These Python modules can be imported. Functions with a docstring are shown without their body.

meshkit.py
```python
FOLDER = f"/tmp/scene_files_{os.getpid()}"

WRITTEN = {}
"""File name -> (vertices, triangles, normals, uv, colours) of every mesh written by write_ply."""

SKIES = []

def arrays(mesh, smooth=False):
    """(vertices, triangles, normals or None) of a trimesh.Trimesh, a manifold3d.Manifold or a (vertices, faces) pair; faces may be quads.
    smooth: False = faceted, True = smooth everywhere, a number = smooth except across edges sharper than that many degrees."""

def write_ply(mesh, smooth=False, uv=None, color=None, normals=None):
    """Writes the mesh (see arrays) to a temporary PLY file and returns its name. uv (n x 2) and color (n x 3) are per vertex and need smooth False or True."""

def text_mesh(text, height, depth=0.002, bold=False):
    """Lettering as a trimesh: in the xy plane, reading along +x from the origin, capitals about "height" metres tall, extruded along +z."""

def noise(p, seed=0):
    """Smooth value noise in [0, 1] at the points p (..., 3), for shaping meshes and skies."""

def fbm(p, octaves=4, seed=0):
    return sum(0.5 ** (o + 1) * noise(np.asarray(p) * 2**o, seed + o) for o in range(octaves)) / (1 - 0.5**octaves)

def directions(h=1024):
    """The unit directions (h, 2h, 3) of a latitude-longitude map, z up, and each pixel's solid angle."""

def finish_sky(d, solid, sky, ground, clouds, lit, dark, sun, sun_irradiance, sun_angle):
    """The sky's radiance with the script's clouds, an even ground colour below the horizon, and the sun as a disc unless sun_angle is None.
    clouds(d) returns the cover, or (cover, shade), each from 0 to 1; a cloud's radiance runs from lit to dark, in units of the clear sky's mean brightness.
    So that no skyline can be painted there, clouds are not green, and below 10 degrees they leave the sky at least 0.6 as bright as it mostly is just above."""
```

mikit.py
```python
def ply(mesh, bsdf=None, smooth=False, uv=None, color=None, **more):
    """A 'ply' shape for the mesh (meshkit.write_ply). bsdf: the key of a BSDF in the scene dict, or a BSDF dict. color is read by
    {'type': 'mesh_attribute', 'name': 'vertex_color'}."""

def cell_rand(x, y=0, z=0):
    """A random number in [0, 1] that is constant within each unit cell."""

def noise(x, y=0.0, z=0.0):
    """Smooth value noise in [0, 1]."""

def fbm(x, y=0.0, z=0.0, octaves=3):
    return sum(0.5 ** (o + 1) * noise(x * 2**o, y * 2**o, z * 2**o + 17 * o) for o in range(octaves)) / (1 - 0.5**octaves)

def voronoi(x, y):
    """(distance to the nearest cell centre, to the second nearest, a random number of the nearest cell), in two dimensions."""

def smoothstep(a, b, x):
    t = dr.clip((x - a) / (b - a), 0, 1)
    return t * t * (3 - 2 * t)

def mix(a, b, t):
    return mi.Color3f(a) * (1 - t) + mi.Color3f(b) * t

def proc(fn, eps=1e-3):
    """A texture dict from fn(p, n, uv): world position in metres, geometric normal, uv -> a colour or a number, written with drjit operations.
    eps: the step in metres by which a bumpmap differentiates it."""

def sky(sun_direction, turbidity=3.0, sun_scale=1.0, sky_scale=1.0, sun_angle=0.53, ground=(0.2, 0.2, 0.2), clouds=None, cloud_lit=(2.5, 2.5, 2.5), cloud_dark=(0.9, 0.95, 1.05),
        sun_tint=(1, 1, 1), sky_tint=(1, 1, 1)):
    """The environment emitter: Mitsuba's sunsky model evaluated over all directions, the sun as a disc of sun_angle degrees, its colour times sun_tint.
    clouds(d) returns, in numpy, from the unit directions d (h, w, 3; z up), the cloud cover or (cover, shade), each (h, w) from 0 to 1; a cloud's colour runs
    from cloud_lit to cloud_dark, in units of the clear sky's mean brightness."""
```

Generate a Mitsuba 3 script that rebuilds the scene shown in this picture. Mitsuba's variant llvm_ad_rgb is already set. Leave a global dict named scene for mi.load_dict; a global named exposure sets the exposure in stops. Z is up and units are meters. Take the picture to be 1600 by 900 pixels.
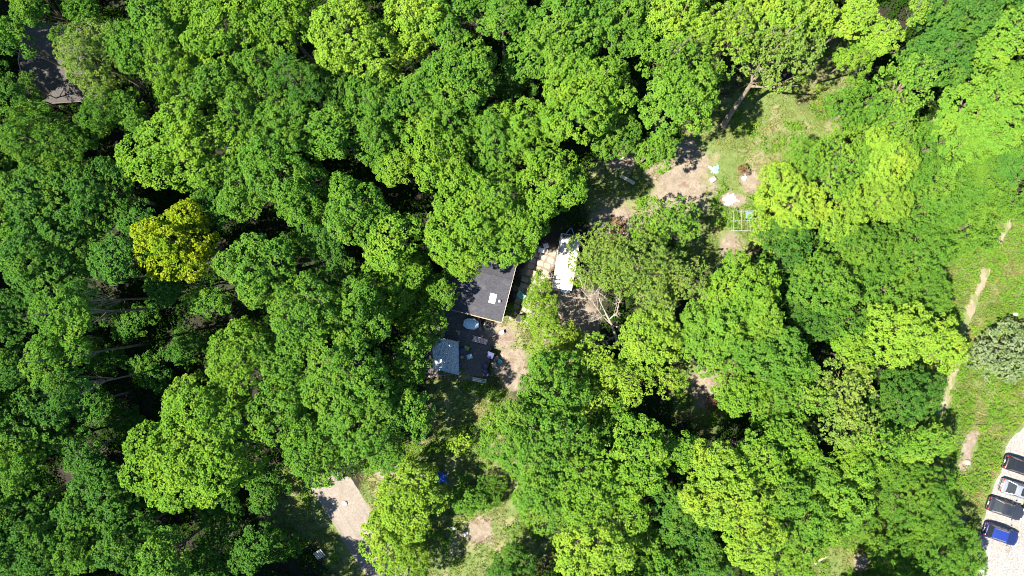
import math, random
import numpy as np, trimesh, mitsuba as mi, mikit, meshkit, drjit as dr
import manifold3d as m3
from scipy.spatial import cKDTree
from shapely.geometry import Polygon, Point

T = mi.ScalarTransform4f
scene, labels = {}, {}

# ---------------------------------------------------------------- camera, light, exposure
CAM_H = 85.0
FOV = 73.74
PXM = 1600 / (2 * CAM_H * math.tan(math.radians(FOV / 2)))      # photo pixels per metre on the ground
scene['camera'] = {'type': 'perspective', 'fov': FOV, 'fov_axis': 'x', 'near_clip': 0.5, 'far_clip': 3000.0,
                   'to_world': T().look_at(origin=[0, 0, CAM_H], target=[0, 0, 0], up=[0, 1, 0])}
SUN = (-0.58, -0.16, 0.83)
scene['sky_light'] = mikit.sky(SUN, turbidity=3, sky_scale=0.6, sun_tint=(.95, 1.0, 1.06), ground=(0.06, 0.09, 0.03))
exposure = 3.88


def W(px, py, h=0.0):
    """world position of the thing seen at a photo pixel, standing at height h"""
    s = (1 - h / CAM_H) / PXM
    return np.array([(px - 800) * s, (450 - py) * s, h])


# ---------------------------------------------------------------- materials
def rgb(*c):
    return {'type': 'rgb', 'value': list(c)}


def mat(name, color, rough=0.6, **kw):
    scene[name] = {'type': 'twosided', 'bsdf': {'type': 'principled', 'base_color': color if isinstance(color, dict) else rgb(*color), 'roughness': rough, **kw}}
    return name


def leaf_mat(name, a, b, c, trans=0.7, patch=0.65):
    """leaf colour from a to b by the leaf's own random number, and towards c in patches of a crown"""
    def fn(p, n, uv):
        col = mikit.mix(a, b, uv.x)
        t = mikit.smoothstep(0.45, 0.8, mikit.fbm(p.x * 0.45, p.y * 0.45, p.z * 0.45, 2)) * patch + uv.y * 0.40
        return mikit.mix(col, c, t)
    scene[name] = {'type': 'principledthin', 'base_color': mikit.proc(fn), 'roughness': 0.5, 'spec_trans': 0.0, 'diff_trans': trans, 'eta': 1.35}
    return name


leaf_mat('leaf_green', (0.055, 0.162, 0.024), (0.093, 0.218, 0.030), (0.127, 0.242, 0.030))
leaf_mat('leaf_deep', (0.036, 0.122, 0.024), (0.064, 0.170, 0.029), (0.093, 0.195, 0.028))
leaf_mat('leaf_lime', (0.081, 0.198, 0.024), (0.122, 0.258, 0.029), (0.159, 0.278, 0.029))
leaf_mat('leaf_bright', (0.081, 0.205, 0.028), (0.122, 0.258, 0.034), (0.164, 0.285, 0.034))
leaf_mat('leaf_yellowgreen', (0.125, 0.262, 0.032), (0.180, 0.320, 0.038), (0.228, 0.335, 0.038))
leaf_mat('leaf_yellow', (.180, .265, .014), (.300, .340, .022), (.120, .235, .016), patch=0.6)
leaf_mat('leaf_olive', (0.104, 0.205, 0.040), (0.154, 0.255, 0.052), (0.191, 0.265, 0.050))
leaf_mat('leaf_silver', (.165, .230, .125), (.225, .290, .165), (.100, .170, .040))
leaf_mat('leaf_rust', (.150, .080, .050), (.200, .110, .070), (.110, .100, .040), trans=0.3)
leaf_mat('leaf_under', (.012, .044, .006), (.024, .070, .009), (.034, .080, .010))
leaf_mat('grass_blade', (.060, .135, .016), (.110, .185, .030), (.200, .200, .080), trans=0.5)


def fn_bark(p, n, uv):
    return mikit.mix((.085, .066, .050), (.19, .165, .135), mikit.fbm(p.x * 3, p.y * 3, p.z * 0.8, 3))


mat('bark', mikit.proc(fn_bark), 0.9)
mat('bark_pale', mikit.proc(lambda p, n, uv: mikit.mix((.15, .135, .12), (.33, .305, .28), mikit.fbm(p.x * 4, p.y * 4, p.z * 4, 2))), 0.9)

# ---------------------------------------------------------------- ground regions (photo pixels: centre, radii, turn)
GRASS = [(1190, 225, 120, 105, 0), (1120, 300, 125, 85, 0), (985, 300, 75, 75, 0), (1290, 90, 55, 70, 0), (1120, 375, 60, 60, 0),
         (815, 535, 42, 60, 0), (715, 800, 165, 115, 0), (735, 645, 75, 70, 0), (640, 760, 70, 60, 0), (1545, 560, 130, 330, -12),
         (1495, 800, 120, 150, 0), (1340, 865, 120, 65, 0), (545, 860, 45, 70, -25), (470, 790, 70, 60, 0), (1100, 600, 50, 70, 0)]
DIRT = [(1066, 288, 46, 68, 30), (1100, 598, 24, 48, 12), (885, 500, 48, 62, 0), (800, 578, 30, 34, 0), (748, 828, 26, 18, 0), (608, 735, 22, 14, 0),
        (660, 745, 24, 22, 0), (1146, 312, 22, 12, 0), (1140, 380, 18, 22, 0), (476, 455, 16, 13, 0), (842, 445, 26, 55, 22), (1090, 470, 16, 32, 0),
        (1512, 700, 10, 34, 14), (1345, 878, 12, 16, 0), (1492, 815, 24, 9, 0), (965, 345, 40, 30, 0), (968, 252, 22, 16, 0), (780, 525, 26, 22, 0),
        (1172, 285, 14, 20, 0)]


def ellipses(px):
    out = []
    for cx, cy, rx, ry, a in px:
        c = W(cx, cy)
        out.append((c[0], c[1], rx / PXM, ry / PXM, math.cos(math.radians(a)), math.sin(math.radians(a))))
    return out


E_GRASS, E_DIRT = ellipses(GRASS), ellipses(DIRT)


def dr_region(es, p, wob, lo, hi):
    best = mi.Float(9.0)
    for cx, cy, a, b, c, s in es:
        dx, dy = p.x - cx, p.y - cy
        best = dr.minimum(best, dr.sqrt(dr.square((dx * c - dy * s) / a) + dr.square((dx * s + dy * c) / b)))
    return 1 - mikit.smoothstep(lo, hi, best + wob)


def np_region(es, x, y):
    best = np.full(np.shape(x), 9.0)
    for cx, cy, a, b, c, s in es:
        dx, dy = x - cx, y - cy
        best = np.minimum(best, np.sqrt(((dx * c - dy * s) / a) ** 2 + ((dx * s + dy * c) / b) ** 2))
    return best


def fn_ground(p, n, uv):
    w1 = mikit.fbm(p.x * 0.5, p.y * 0.5, 3.0, 3) - 0.5
    w2 = mikit.fbm(p.x * 2.2, p.y * 2.2, 9.0, 3)
    w3 = mikit.noise(p.x * 9, p.y * 9, 1.0)
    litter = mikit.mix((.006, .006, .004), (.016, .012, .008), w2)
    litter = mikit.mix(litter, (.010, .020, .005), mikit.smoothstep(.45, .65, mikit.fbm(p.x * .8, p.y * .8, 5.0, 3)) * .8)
    grass = mikit.mix((.058, .100, .022), (.105, .145, .042), mikit.fbm(p.x * 1.3, p.y * 1.3, 21.0, 3))
    grass = mikit.mix(grass, (.190, .170, .105), mikit.smoothstep(.50, .72, mikit.fbm(p.x * .55, p.y * .55, 40.0, 4)) * (.65 - .55 * mikit.smoothstep(38.0, 46.0, p.x)))
    dirt = mikit.mix((.120, .100, .080), (.215, .190, .158), w2)
    dirt = mikit.mix(dirt, (.110, .075, .055), mikit.smoothstep(.6, .8, mikit.fbm(p.x * 1.1, p.y * 1.1, 61.0, 3)) * .6)
    g = dr_region(E_GRASS, p, w1 * .7, .85, 1.15)
    d = dr_region(E_DIRT, p, w1 * 1.3 + (w3 - .5) * .35, .70, 1.20)
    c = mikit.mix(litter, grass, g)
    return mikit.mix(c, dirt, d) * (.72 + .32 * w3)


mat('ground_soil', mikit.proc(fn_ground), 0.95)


def fn_gravel(p, n, uv):
    a, b, r = mikit.voronoi(p.x * 9, p.y * 9)
    c = mikit.mix((.125, .125, .127), (.225, .225, .227), r)
    ruts = mikit.noise((p.x * .945 - p.y * .326) * 1.1, (p.x * .326 + p.y * .945) * .06, 2.0)
    c = c * (1 - .35 * mikit.smoothstep(.55, .85, ruts) * mikit.smoothstep(.35, .6, mikit.noise(p.x * .4, p.y * .4, 7.0)))
    return mikit.mix(c, (.15, .14, .125), mikit.smoothstep(.52, .75, mikit.fbm(p.x * .5, p.y * .5, 2.0, 4)) * .45)


mat('white_gravel', mikit.proc(fn_gravel), 0.95)


def fn_road(p, n, uv):
    a, b, r = mikit.voronoi(p.x * 7, p.y * 7)
    c = mikit.mix((.120, .108, .098), (.195, .180, .168), r * .5 + mikit.fbm(p.x * .9, p.y * .9, 4.0, 4) * .5)
    along = (p.x * .84 + p.y * .54)       # across the road: worn wheel tracks
    t = mikit.noise(along * 2.1, (p.x * -.54 + p.y * .84) * .12, 3.0)
    return mikit.mix(c, (.085, .072, .060), mikit.smoothstep(.5, .85, t) * .4)


mat('packed_dirt', mikit.proc(fn_road), 0.95)
mat('path_dirt', mikit.proc(lambda p, n, uv: mikit.mix(mikit.mix((.125, .110, .078), (.215, .190, .140), mikit.fbm(p.x * 1.8, p.y * 1.8, 7.0, 4)), (.085, .125, .030), mikit.smoothstep(.48, .62, mikit.fbm(p.x * 1.4, p.y * .7, 17.0, 4)) * .8)), 0.95)

# ---------------------------------------------------------------- helpers
COUNT = {}


def numbered(name):
    k = COUNT.get(name, 0)
    COUNT[name] = k + 1
    return name if k == 0 else f'{name}_{k:03d}'


def thing(name, label, cat, group=None):
    key = numbered(name)
    labels[key] = {'label': label, 'category': cat}
    if group:
        labels[key]['group'] = group
    return key


def part(parent, name, mesh, m, to=None, smooth=False, **kw):
    key = numbered(f'{parent}__{name}')
    s = mikit.ply(mesh, m, smooth=smooth, **kw) if not isinstance(mesh, dict) else {**mesh, 'bsdf': {'type': 'ref', 'id': m}}
    if to is not None:
        s['to_world'] = to
    scene[key] = s
    return key


def single(name, label, cat, mesh, m, to=None, smooth=False, group=None):
    key = thing(name, label, cat, group)
    s = mikit.ply(mesh, m, smooth=smooth)
    if to is not None:
        s['to_world'] = to
    scene[key] = s
    return key


def struct(name, mesh, m):
    scene[name] = mikit.ply(mesh, m)
    labels[name] = {'label': name.replace('_', ' '), 'kind': 'structure'}


def place(x, y, z=0, rot=0, s=1.0):
    return T().translate([float(x), float(y), float(z)]).rotate([0, 0, 1], float(rot)).scale(s)


def cat_meshes(*ms):
    return trimesh.util.concatenate([m for m in ms if m is not None])


def box(cx, cy, cz, sx, sy, sz, bevel=0.0, rot=0):
    if bevel > 0:
        b = min(bevel, sx / 2.01, sy / 2.01, sz / 2.01)
        pts = []
        for i in (-1, 1):
            for j in (-1, 1):
                for k in (-1, 1):
                    hx, hy, hz = sx / 2, sy / 2, sz / 2
                    pts += [(i * hx, j * (hy - b), k * (hz - b)), (i * (hx - b), j * hy, k * (hz - b)), (i * (hx - b), j * (hy - b), k * hz)]
        m = trimesh.convex.convex_hull(np.array(pts))
    else:
        m = trimesh.creation.box((sx, sy, sz))
    if rot:
        m.apply_transform(trimesh.transformations.rotation_matrix(math.radians(rot), [0, 0, 1]))
    m.apply_translation((cx, cy, cz))
    return m


def cyl(x, y, z0, z1, r, r2=None, n=16, cap=True):
    a = np.arange(n) * 2 * np.pi / n
    r2 = r if r2 is None else r2
    v = np.vstack([np.c_[x + r * np.cos(a), y + r * np.sin(a), np.full(n, z0)], np.c_[x + r2 * np.cos(a), y + r2 * np.sin(a), np.full(n, z1)], [[x, y, z0], [x, y, z1]]])
    f = []
    for i in range(n):
        j = (i + 1) % n
        f += [(i, j, n + j), (i, n + j, n + i)]
        if cap:
            f += [(2 * n, j, i), (2 * n + 1, n + i, n + j)]
    return trimesh.Trimesh(v, f, process=False)


def tube(pts, radii, sides=6):
    p = np.asarray(pts, float)
    radii = np.broadcast_to(radii, (len(p),))
    t = np.gradient(p, axis=0)
    t /= np.linalg.norm(t, axis=1, keepdims=True) + 1e-12
    a = np.cross(t, np.where(np.abs(t[:, 2:]) < 0.9, [[0, 0, 1.0]], [[1.0, 0, 0]]))
    a /= np.linalg.norm(a, axis=1, keepdims=True) + 1e-12
    b, ang = np.cross(t, a), np.arange(sides) * 2 * np.pi / sides
    v = p[:, None] + radii[:, None, None] * (np.cos(ang)[None, :, None] * a[:, None] + np.sin(ang)[None, :, None] * b[:, None])
    i, j = np.meshgrid(np.arange(len(p) - 1), np.arange(sides), indexing='ij')
    q = np.stack([i * sides + j, i * sides + (j + 1) % sides, (i + 1) * sides + (j + 1) % sides, (i + 1) * sides + j], -1).reshape(-1, 4)
    n = len(p) * sides
    v = np.vstack([v.reshape(-1, 3), p[:1], p[-1:]])
    k = np.arange(sides)
    caps = np.vstack([np.c_[np.full(sides, n), (k + 1) % sides, k], np.c_[np.full(sides, n + 1), n - sides + k, n - sides + (k + 1) % sides]])
    return trimesh.Trimesh(v, np.vstack([q[:, [0, 1, 2]], q[:, [0, 2, 3]], caps]), process=False)


def ragged(pxs, step=0.6, amp=0.35, seed=0, freq=0.6):
    """a polygon given in photo pixels, with an uneven edge, as world coordinates"""
    c = np.array([W(x, y)[:2] for x, y in pxs])
    out = []
    for a, b in zip(c, np.roll(c, -1, 0)):
        n = max(2, int(np.linalg.norm(b - a) / step))
        out += [a + (b - a) * k / n for k in range(n)]
    out = np.array(out)
    p = np.c_[out * freq, np.full(len(out), seed * 7.3)]
    out = out + amp * 2 * (np.c_[meshkit.fbm(p, 4, seed), meshkit.fbm(p + 31.7, 4, seed + 5)] - 0.5) * 2
    return Polygon(out).buffer(0)


def sheet(poly, z):
    polys = getattr(poly, 'geoms', [poly])
    ms = []
    for g in polys:
        v, f = trimesh.creation.triangulate_polygon(g, engine='earcut')
        v3 = np.c_[v, np.full(len(v), z)]
        m = trimesh.Trimesh(v3, f, process=False)
        if m.face_normals[:, 2].mean() < 0:
            m.invert()
        ms.append(m)
    return cat_meshes(*ms)


# ---------------------------------------------------------------- the setting
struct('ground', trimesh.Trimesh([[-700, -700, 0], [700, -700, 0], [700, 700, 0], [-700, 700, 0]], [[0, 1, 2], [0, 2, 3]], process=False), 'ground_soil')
LOT = ragged([(1640, 640), (1597, 668), (1572, 700), (1566, 735), (1556, 760), (1540, 790), (1532, 832), (1523, 852), (1534, 876), (1515, 940), (1900, 1150), (2000, 640)], seed=1)
struct('gravel_lot', sheet(LOT, 0.006), 'white_gravel')
ROAD = ragged([(478, 744), (524, 738), (548, 745), (576, 792), (612, 850), (660, 930), (720, 1040), (656, 1040), (594, 930), (546, 862), (514, 808), (492, 772)], amp=0.15, seed=2)
struct('dirt_road', sheet(ROAD, 0.004), 'packed_dirt')


def strip(pxs, width, seed, amp=0.25):
    c = np.array([W(x, y)[:2] for x, y in pxs])
    d = np.gradient(c, axis=0)
    d /= np.linalg.norm(d, axis=1, keepdims=True)
    n = np.c_[-d[:, 1], d[:, 0]] * width / 2
    pts = np.vstack([c + n, (c - n)[::-1]])
    px = [(800 + p[0] * PXM, 450 - p[1] * PXM) for p in pts]
    return ragged(px, amp=amp, seed=seed, step=0.4, freq=1.0)


PATH = [strip([(1582, 338), (1572, 358), (1560, 382)], .7, 3), strip([(1541, 420), (1533, 440), (1522, 470), (1509, 500), (1503, 522)], 1.15, 4), strip([(1493, 568), (1486, 590), (1478, 620), (1468, 650)], 1.0, 5)]
struct('meadow_path', cat_meshes(*[sheet(p, 0.004) for p in PATH]), 'path_dirt')

# ---------------------------------------------------------------- trees
rngs = lambda s: np.random.default_rng(s)


def unit(v):
    return v / (np.linalg.norm(v, axis=-1, keepdims=True) + 1e-9)


def leaves(c, n, length, width, rng, fold=0.25):
    """one folded four-cornered leaf per row of c, facing n; returns vertices, faces, uv"""
    k = len(c)
    n = unit(n)
    t = unit(np.cross(n, rng.normal(size=(k, 3))))
    b = np.cross(n, t)
    L = (length * rng.uniform(.7, 1.3, k))[:, None]
    w = (width * rng.uniform(.7, 1.3, k))[:, None]
    up = n * w * fold
    v = np.stack([c - t * L * .5, c + b * w * .5 + up + t * L * .05, c + t * L * .5 - n * L * .12, c - b * w * .5 + up + t * L * .05], 1).reshape(-1, 3)
    i = np.arange(k)[:, None] * 4
    f = np.stack([i + [0, 1, 2], i + [0, 2, 3]], 1).reshape(-1, 3)
    uv = np.repeat(rng.uniform(0, 1, (k, 2)), 4, 0)
    return v, f, uv


def thin(p, dist, rng, limit=3000):
    """greedy thinning of points to a least distance"""
    order = rng.permutation(len(p))
    tree, alive, keep = cKDTree(p), np.ones(len(p), bool), []
    for i in order:
        if alive[i]:
            keep.append(i)
            alive[tree.query_ball_point(p[i], dist)] = False
            if len(keep) >= limit:
                break
    return p[keep], np.array(keep)


def crown(seed, R, H, lobes, clump, per, leaf, gap=0.0, lobe_r=0.30, flat=0.85, loose=0.30, spacing=1.36, spread=0.66):
    """A crown centred on the origin: boughs (lobes), each covered with leaf clumps, each clump many leaves.
    Returns (vertices, faces, uv) of the leaves and the lobes' centres and radii (for the limbs)."""
    rng = rngs(seed)
    cs, rs = [], []
    k = 0
    while len(cs) < lobes and k < 4000:
        k += 1
        z = rng.uniform(-0.35, 1.0)
        ph = rng.uniform(0, 2 * np.pi)
        q = math.sqrt(max(0, 1 - max(z, 0) ** 2)) * (1.0 if z > 0 else 0.95)
        rr = spread * rng.uniform(.70, 1.14) * (1 + .16 * math.cos(2 * ph + seed) + .12 * math.cos(3 * ph + 1.7 * seed))
        c = np.array([q * math.cos(ph) * rr * R, q * math.sin(ph) * rr * R, z * rr * H])
        r = R * lobe_r * rng.uniform(.75, 1.2)
        if all(np.linalg.norm((c - d) / [1, 1, .8]) > (r + e) * .55 for d, e in zip(cs, rs)):
            cs.append(c)
            rs.append(r)
    cs.append(np.array([0, 0, H * .45]))
    rs.append(R * lobe_r * 1.1)
    cs, rs = np.array(cs), np.array(rs)
    P, N = [], []
    for c, r in zip(cs, rs):
        m = int(60 * r * r / clump ** 2)
        d = unit(rng.normal(size=(m, 3)))
        d = d[d[:, 2] > -0.45]
        rad = r * (0.86 + 0.34 * meshkit.fbm(c * .7 + d * 2.3, 2, seed))[:, None]
        P.append(c + d * rad * [1, 1, flat])
        N.append(d)
    P, N = np.vstack(P), np.vstack(N)
    deep = np.zeros(len(P))
    for c, r in zip(cs, rs):
        deep = np.maximum(deep, 1 - np.linalg.norm((P - c) / [1, 1, flat], axis=1) / r)
    keep = deep < 0.30
    keep &= meshkit.fbm(P / (clump * 3.6), 2, seed + 3) > gap
    P, N = P[keep], N[keep]
    P, idx = thin(P, clump * spacing, rng)
    N = N[idx]
    N = unit(N + unit(P / [R, R, H]) * .35 + [0, 0, .35])
    m = len(P)
    size = clump * rng.uniform(.55, 1.45, m)
    cnt = np.maximum(4, (per * (size / clump) ** 2).astype(int))
    rep = np.repeat(np.arange(m), cnt)
    d = unit(rng.normal(size=(len(rep), 3)) + N[rep] * .9)
    c = P[rep] + d * (size[rep] * rng.uniform(.35, 1.0, len(rep)))[:, None] * [1, 1, .8]
    nn = unit(d * .65 + N[rep] * .50 + [0, 0, .55]) + rng.normal(size=(len(rep), 3)) * loose
    v, f, uv = leaves(c, nn, leaf[0], leaf[1], rng)
    # tone of each clump: uv.y is shared by the leaves of one clump
    uv[:, 1] = np.repeat(np.repeat(rng.uniform(0, 1, m), cnt), 4)
    return (v, f, uv), cs, rs


def limbs(seed, cs, rs, base, r0, bend=0.5, twigs=0):
    """trunk from z=-base (relative to the crown's centre) with a limb to every bough"""
    rng = rngs(seed + 100)
    n = 9
    s = np.linspace(0, 1, n)
    top = cs[:, 2].max() * .7
    z = -base + s * (base + top)
    wob = np.cumsum(rng.normal(0, .05 * bend, (n, 2)), 0) * (base + top) / 8
    wob -= wob[0]
    path = np.c_[wob, z]
    rad = r0 * (1 - .82 * s) * np.where(s < .06, 1.35, 1.0)
    ms = [tube(path, rad, 8)]
    for c, r in zip(cs, rs):
        lo = np.clip(.50 + .28 * (c[2] - cs[:, 2].min()) / (np.ptp(cs[:, 2]) + .01) + rng.uniform(-.08, .08), .35, .88)
        a = np.array([np.interp(lo, s, path[:, j]) for j in range(3)])
        mid = a * .45 + c * .55 + rng.normal(0, .06, 3) * np.linalg.norm(c - a) - [0, 0, .10 * np.linalg.norm(c - a)]
        q = np.linspace(0, 1, 6)[:, None]
        curve = (1 - q) ** 2 * a + 2 * q * (1 - q) * mid + q ** 2 * c
        rr = np.interp(lo, s, rad) * .6
        ms.append(tube(curve, rr * (1 - .8 * q[:, 0]), 5))
        for _ in range(twigs):
            e = c + unit(rng.normal(size=3) + [0, 0, .5]) * r * rng.uniform(.7, 1.05)
            b = curve[rng.integers(2, 5)]
            m_ = (b + e) / 2 + rng.normal(0, .12, 3) * r
            ms.append(tube((1 - q[::2]) ** 2 * b + 2 * q[::2] * (1 - q[::2]) * m_ + q[::2] ** 2 * e, rr * .3 * (1 - .75 * q[::2, 0]), 4))
    return cat_meshes(*ms)


# kind: list of (nominal radius, crown dict)
KINDS = {
    'b': dict(sizes=[6.6, 6.0, 5.5, 5.2, 4.7, 4.3, 4.0, 3.1], n=[26, 30, 26, 20, 22, 17, 19, 12], clump=.42, per=34, leaf=(.25, .18), gap=.35, flat=.82, hz=.80),
    'f': dict(sizes=[5.6, 4.4, 3.0], n=[30, 24, 16], clump=.42, per=34, leaf=(.32, .10), gap=.38, flat=.75, hz=.75, loose=.38),
    'o': dict(sizes=[5.0, 4.2, 3.0], n=[19, 16, 11], clump=.36, per=18, leaf=(.26, .19), gap=.45, flat=.6, hz=.75, loose=.7, lobe_r=.30, spread=.72),
    's': dict(sizes=[2.8, 2.0, 1.3], n=[12, 10, 7], clump=.36, per=22, leaf=(.26, .15), gap=.33, flat=.7, hz=.62, loose=.7),
}
VARIANTS, GROUPS = {}, {}
for kind, K in KINDS.items():
    for i, (R, n) in enumerate(zip(K['sizes'], K['n'])):
        seed = 11 + 37 * i + 1000 * ord(kind)
        H = R * K['hz']
        extra = {k: K[k] for k in ('loose', 'lobe_r', 'spread') if k in K}
        (v, f, uv), cs, rs = crown(seed, R, H, n, K['clump'], K['per'], K['leaf'], K['gap'], flat=K['flat'], **extra)
        ext = np.percentile(np.hypot(v[:, 0], v[:, 1]), 96)
        base = {'b': 9.0, 'f': 7.0, 'o': 7.0, 's': 1.1 * R}[kind] * (R / K['sizes'][0]) ** .5
        wood = limbs(seed, cs, rs, base, R * .045 + .05, twigs={'o': 3}.get(kind, 1))
        VARIANTS[kind, i] = dict(shape=mikit.ply((v, f), None, uv=uv), wood=mikit.ply(wood, None, smooth=True), ext=ext, H=H, base=base, tris=len(f), top=v[:, 2].max())
COL = {'G': 'leaf_green', 'D': 'leaf_deep', 'L': 'leaf_lime', 'Y': 'leaf_yellowgreen', 'M': 'leaf_bright', 'A': 'leaf_yellow', 'O': 'leaf_olive', 'S': 'leaf_silver', 'R': 'leaf_rust'}


def group_of(kind, i, col):
    key = f'crown_{COL[col]}_{kind}{i}'
    if key not in scene:
        V = VARIANTS[kind, i]
        scene[key] = {'type': 'shapegroup', 'leaves': {**V['shape'], 'bsdf': {'type': 'ref', 'id': COL[col]}}}
    return key


random.seed(5)


LEAN = {(1208, 82): (1130, 195, 'bark', 1.5), (1378, 58): (1332, 120, 'bark_pale', 1.3), (1432, 16): (1404, 66, 'bark_pale', 1.1)}   # crown -> where its trunk meets the ground


def grow(key, px, py, r, kind, col, top, wood='bark'):
    """a tree whose crown is seen at a photo pixel: trunk and crown of a variant, scaled to its crown radius and height"""
    hc = top * .72
    for _ in range(3):
        rm = r * (1 - hc / CAM_H) / PXM
        opts = sorted(range(len(KINDS[kind]['sizes'])), key=lambda i: abs(math.log(VARIANTS[kind, i]['ext'] / rm)))
        i = opts[0]
        if len(opts) > 1 and random.random() < .4 and abs(math.log(VARIANTS[kind, opts[1]]['ext'] / rm)) < .35:
            i = opts[1]
        V = VARIANTS[kind, i]
        s = rm / V['ext']
        hc = max(top - V['top'] * s, V['H'] * s * .6)
    c = W(px, py, hc)
    rot, sz, ax = random.uniform(0, 360), s * random.uniform(.88, 1.12), random.uniform(.88, 1.13) if (px, py) in AUTO else 1.0
    to = T().translate(c.tolist()).rotate([0, 0, 1], rot).rotate([1, 0, 0], random.uniform(-13, 13)).scale([s * ax, s / ax, sz])
    scene[key + '__crown'] = {'type': 'instance', 'group': {'type': 'ref', 'id': group_of(kind, i, col)}, 'to_world': to}
    k = hc / V['base']
    tw = T().translate(c.tolist()).rotate([0, 0, 1], rot).scale([s, s, k if kind != 's' else s])
    if (px, py) in LEAN:
        bx, by, wood, thick = LEAN[px, py]
        b = W(bx, by)
        shear = np.eye(4)
        shear[0, 2], shear[1, 2] = (c[:2] - b[:2]) / hc
        tw = T().translate(c.tolist()) @ T(shear) @ T().scale([s * thick, s * thick, k])
    scene[key + '__trunk'] = {**V['wood'], 'bsdf': {'type': 'ref', 'id': wood}, 'to_world': tw}
    return c


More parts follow.
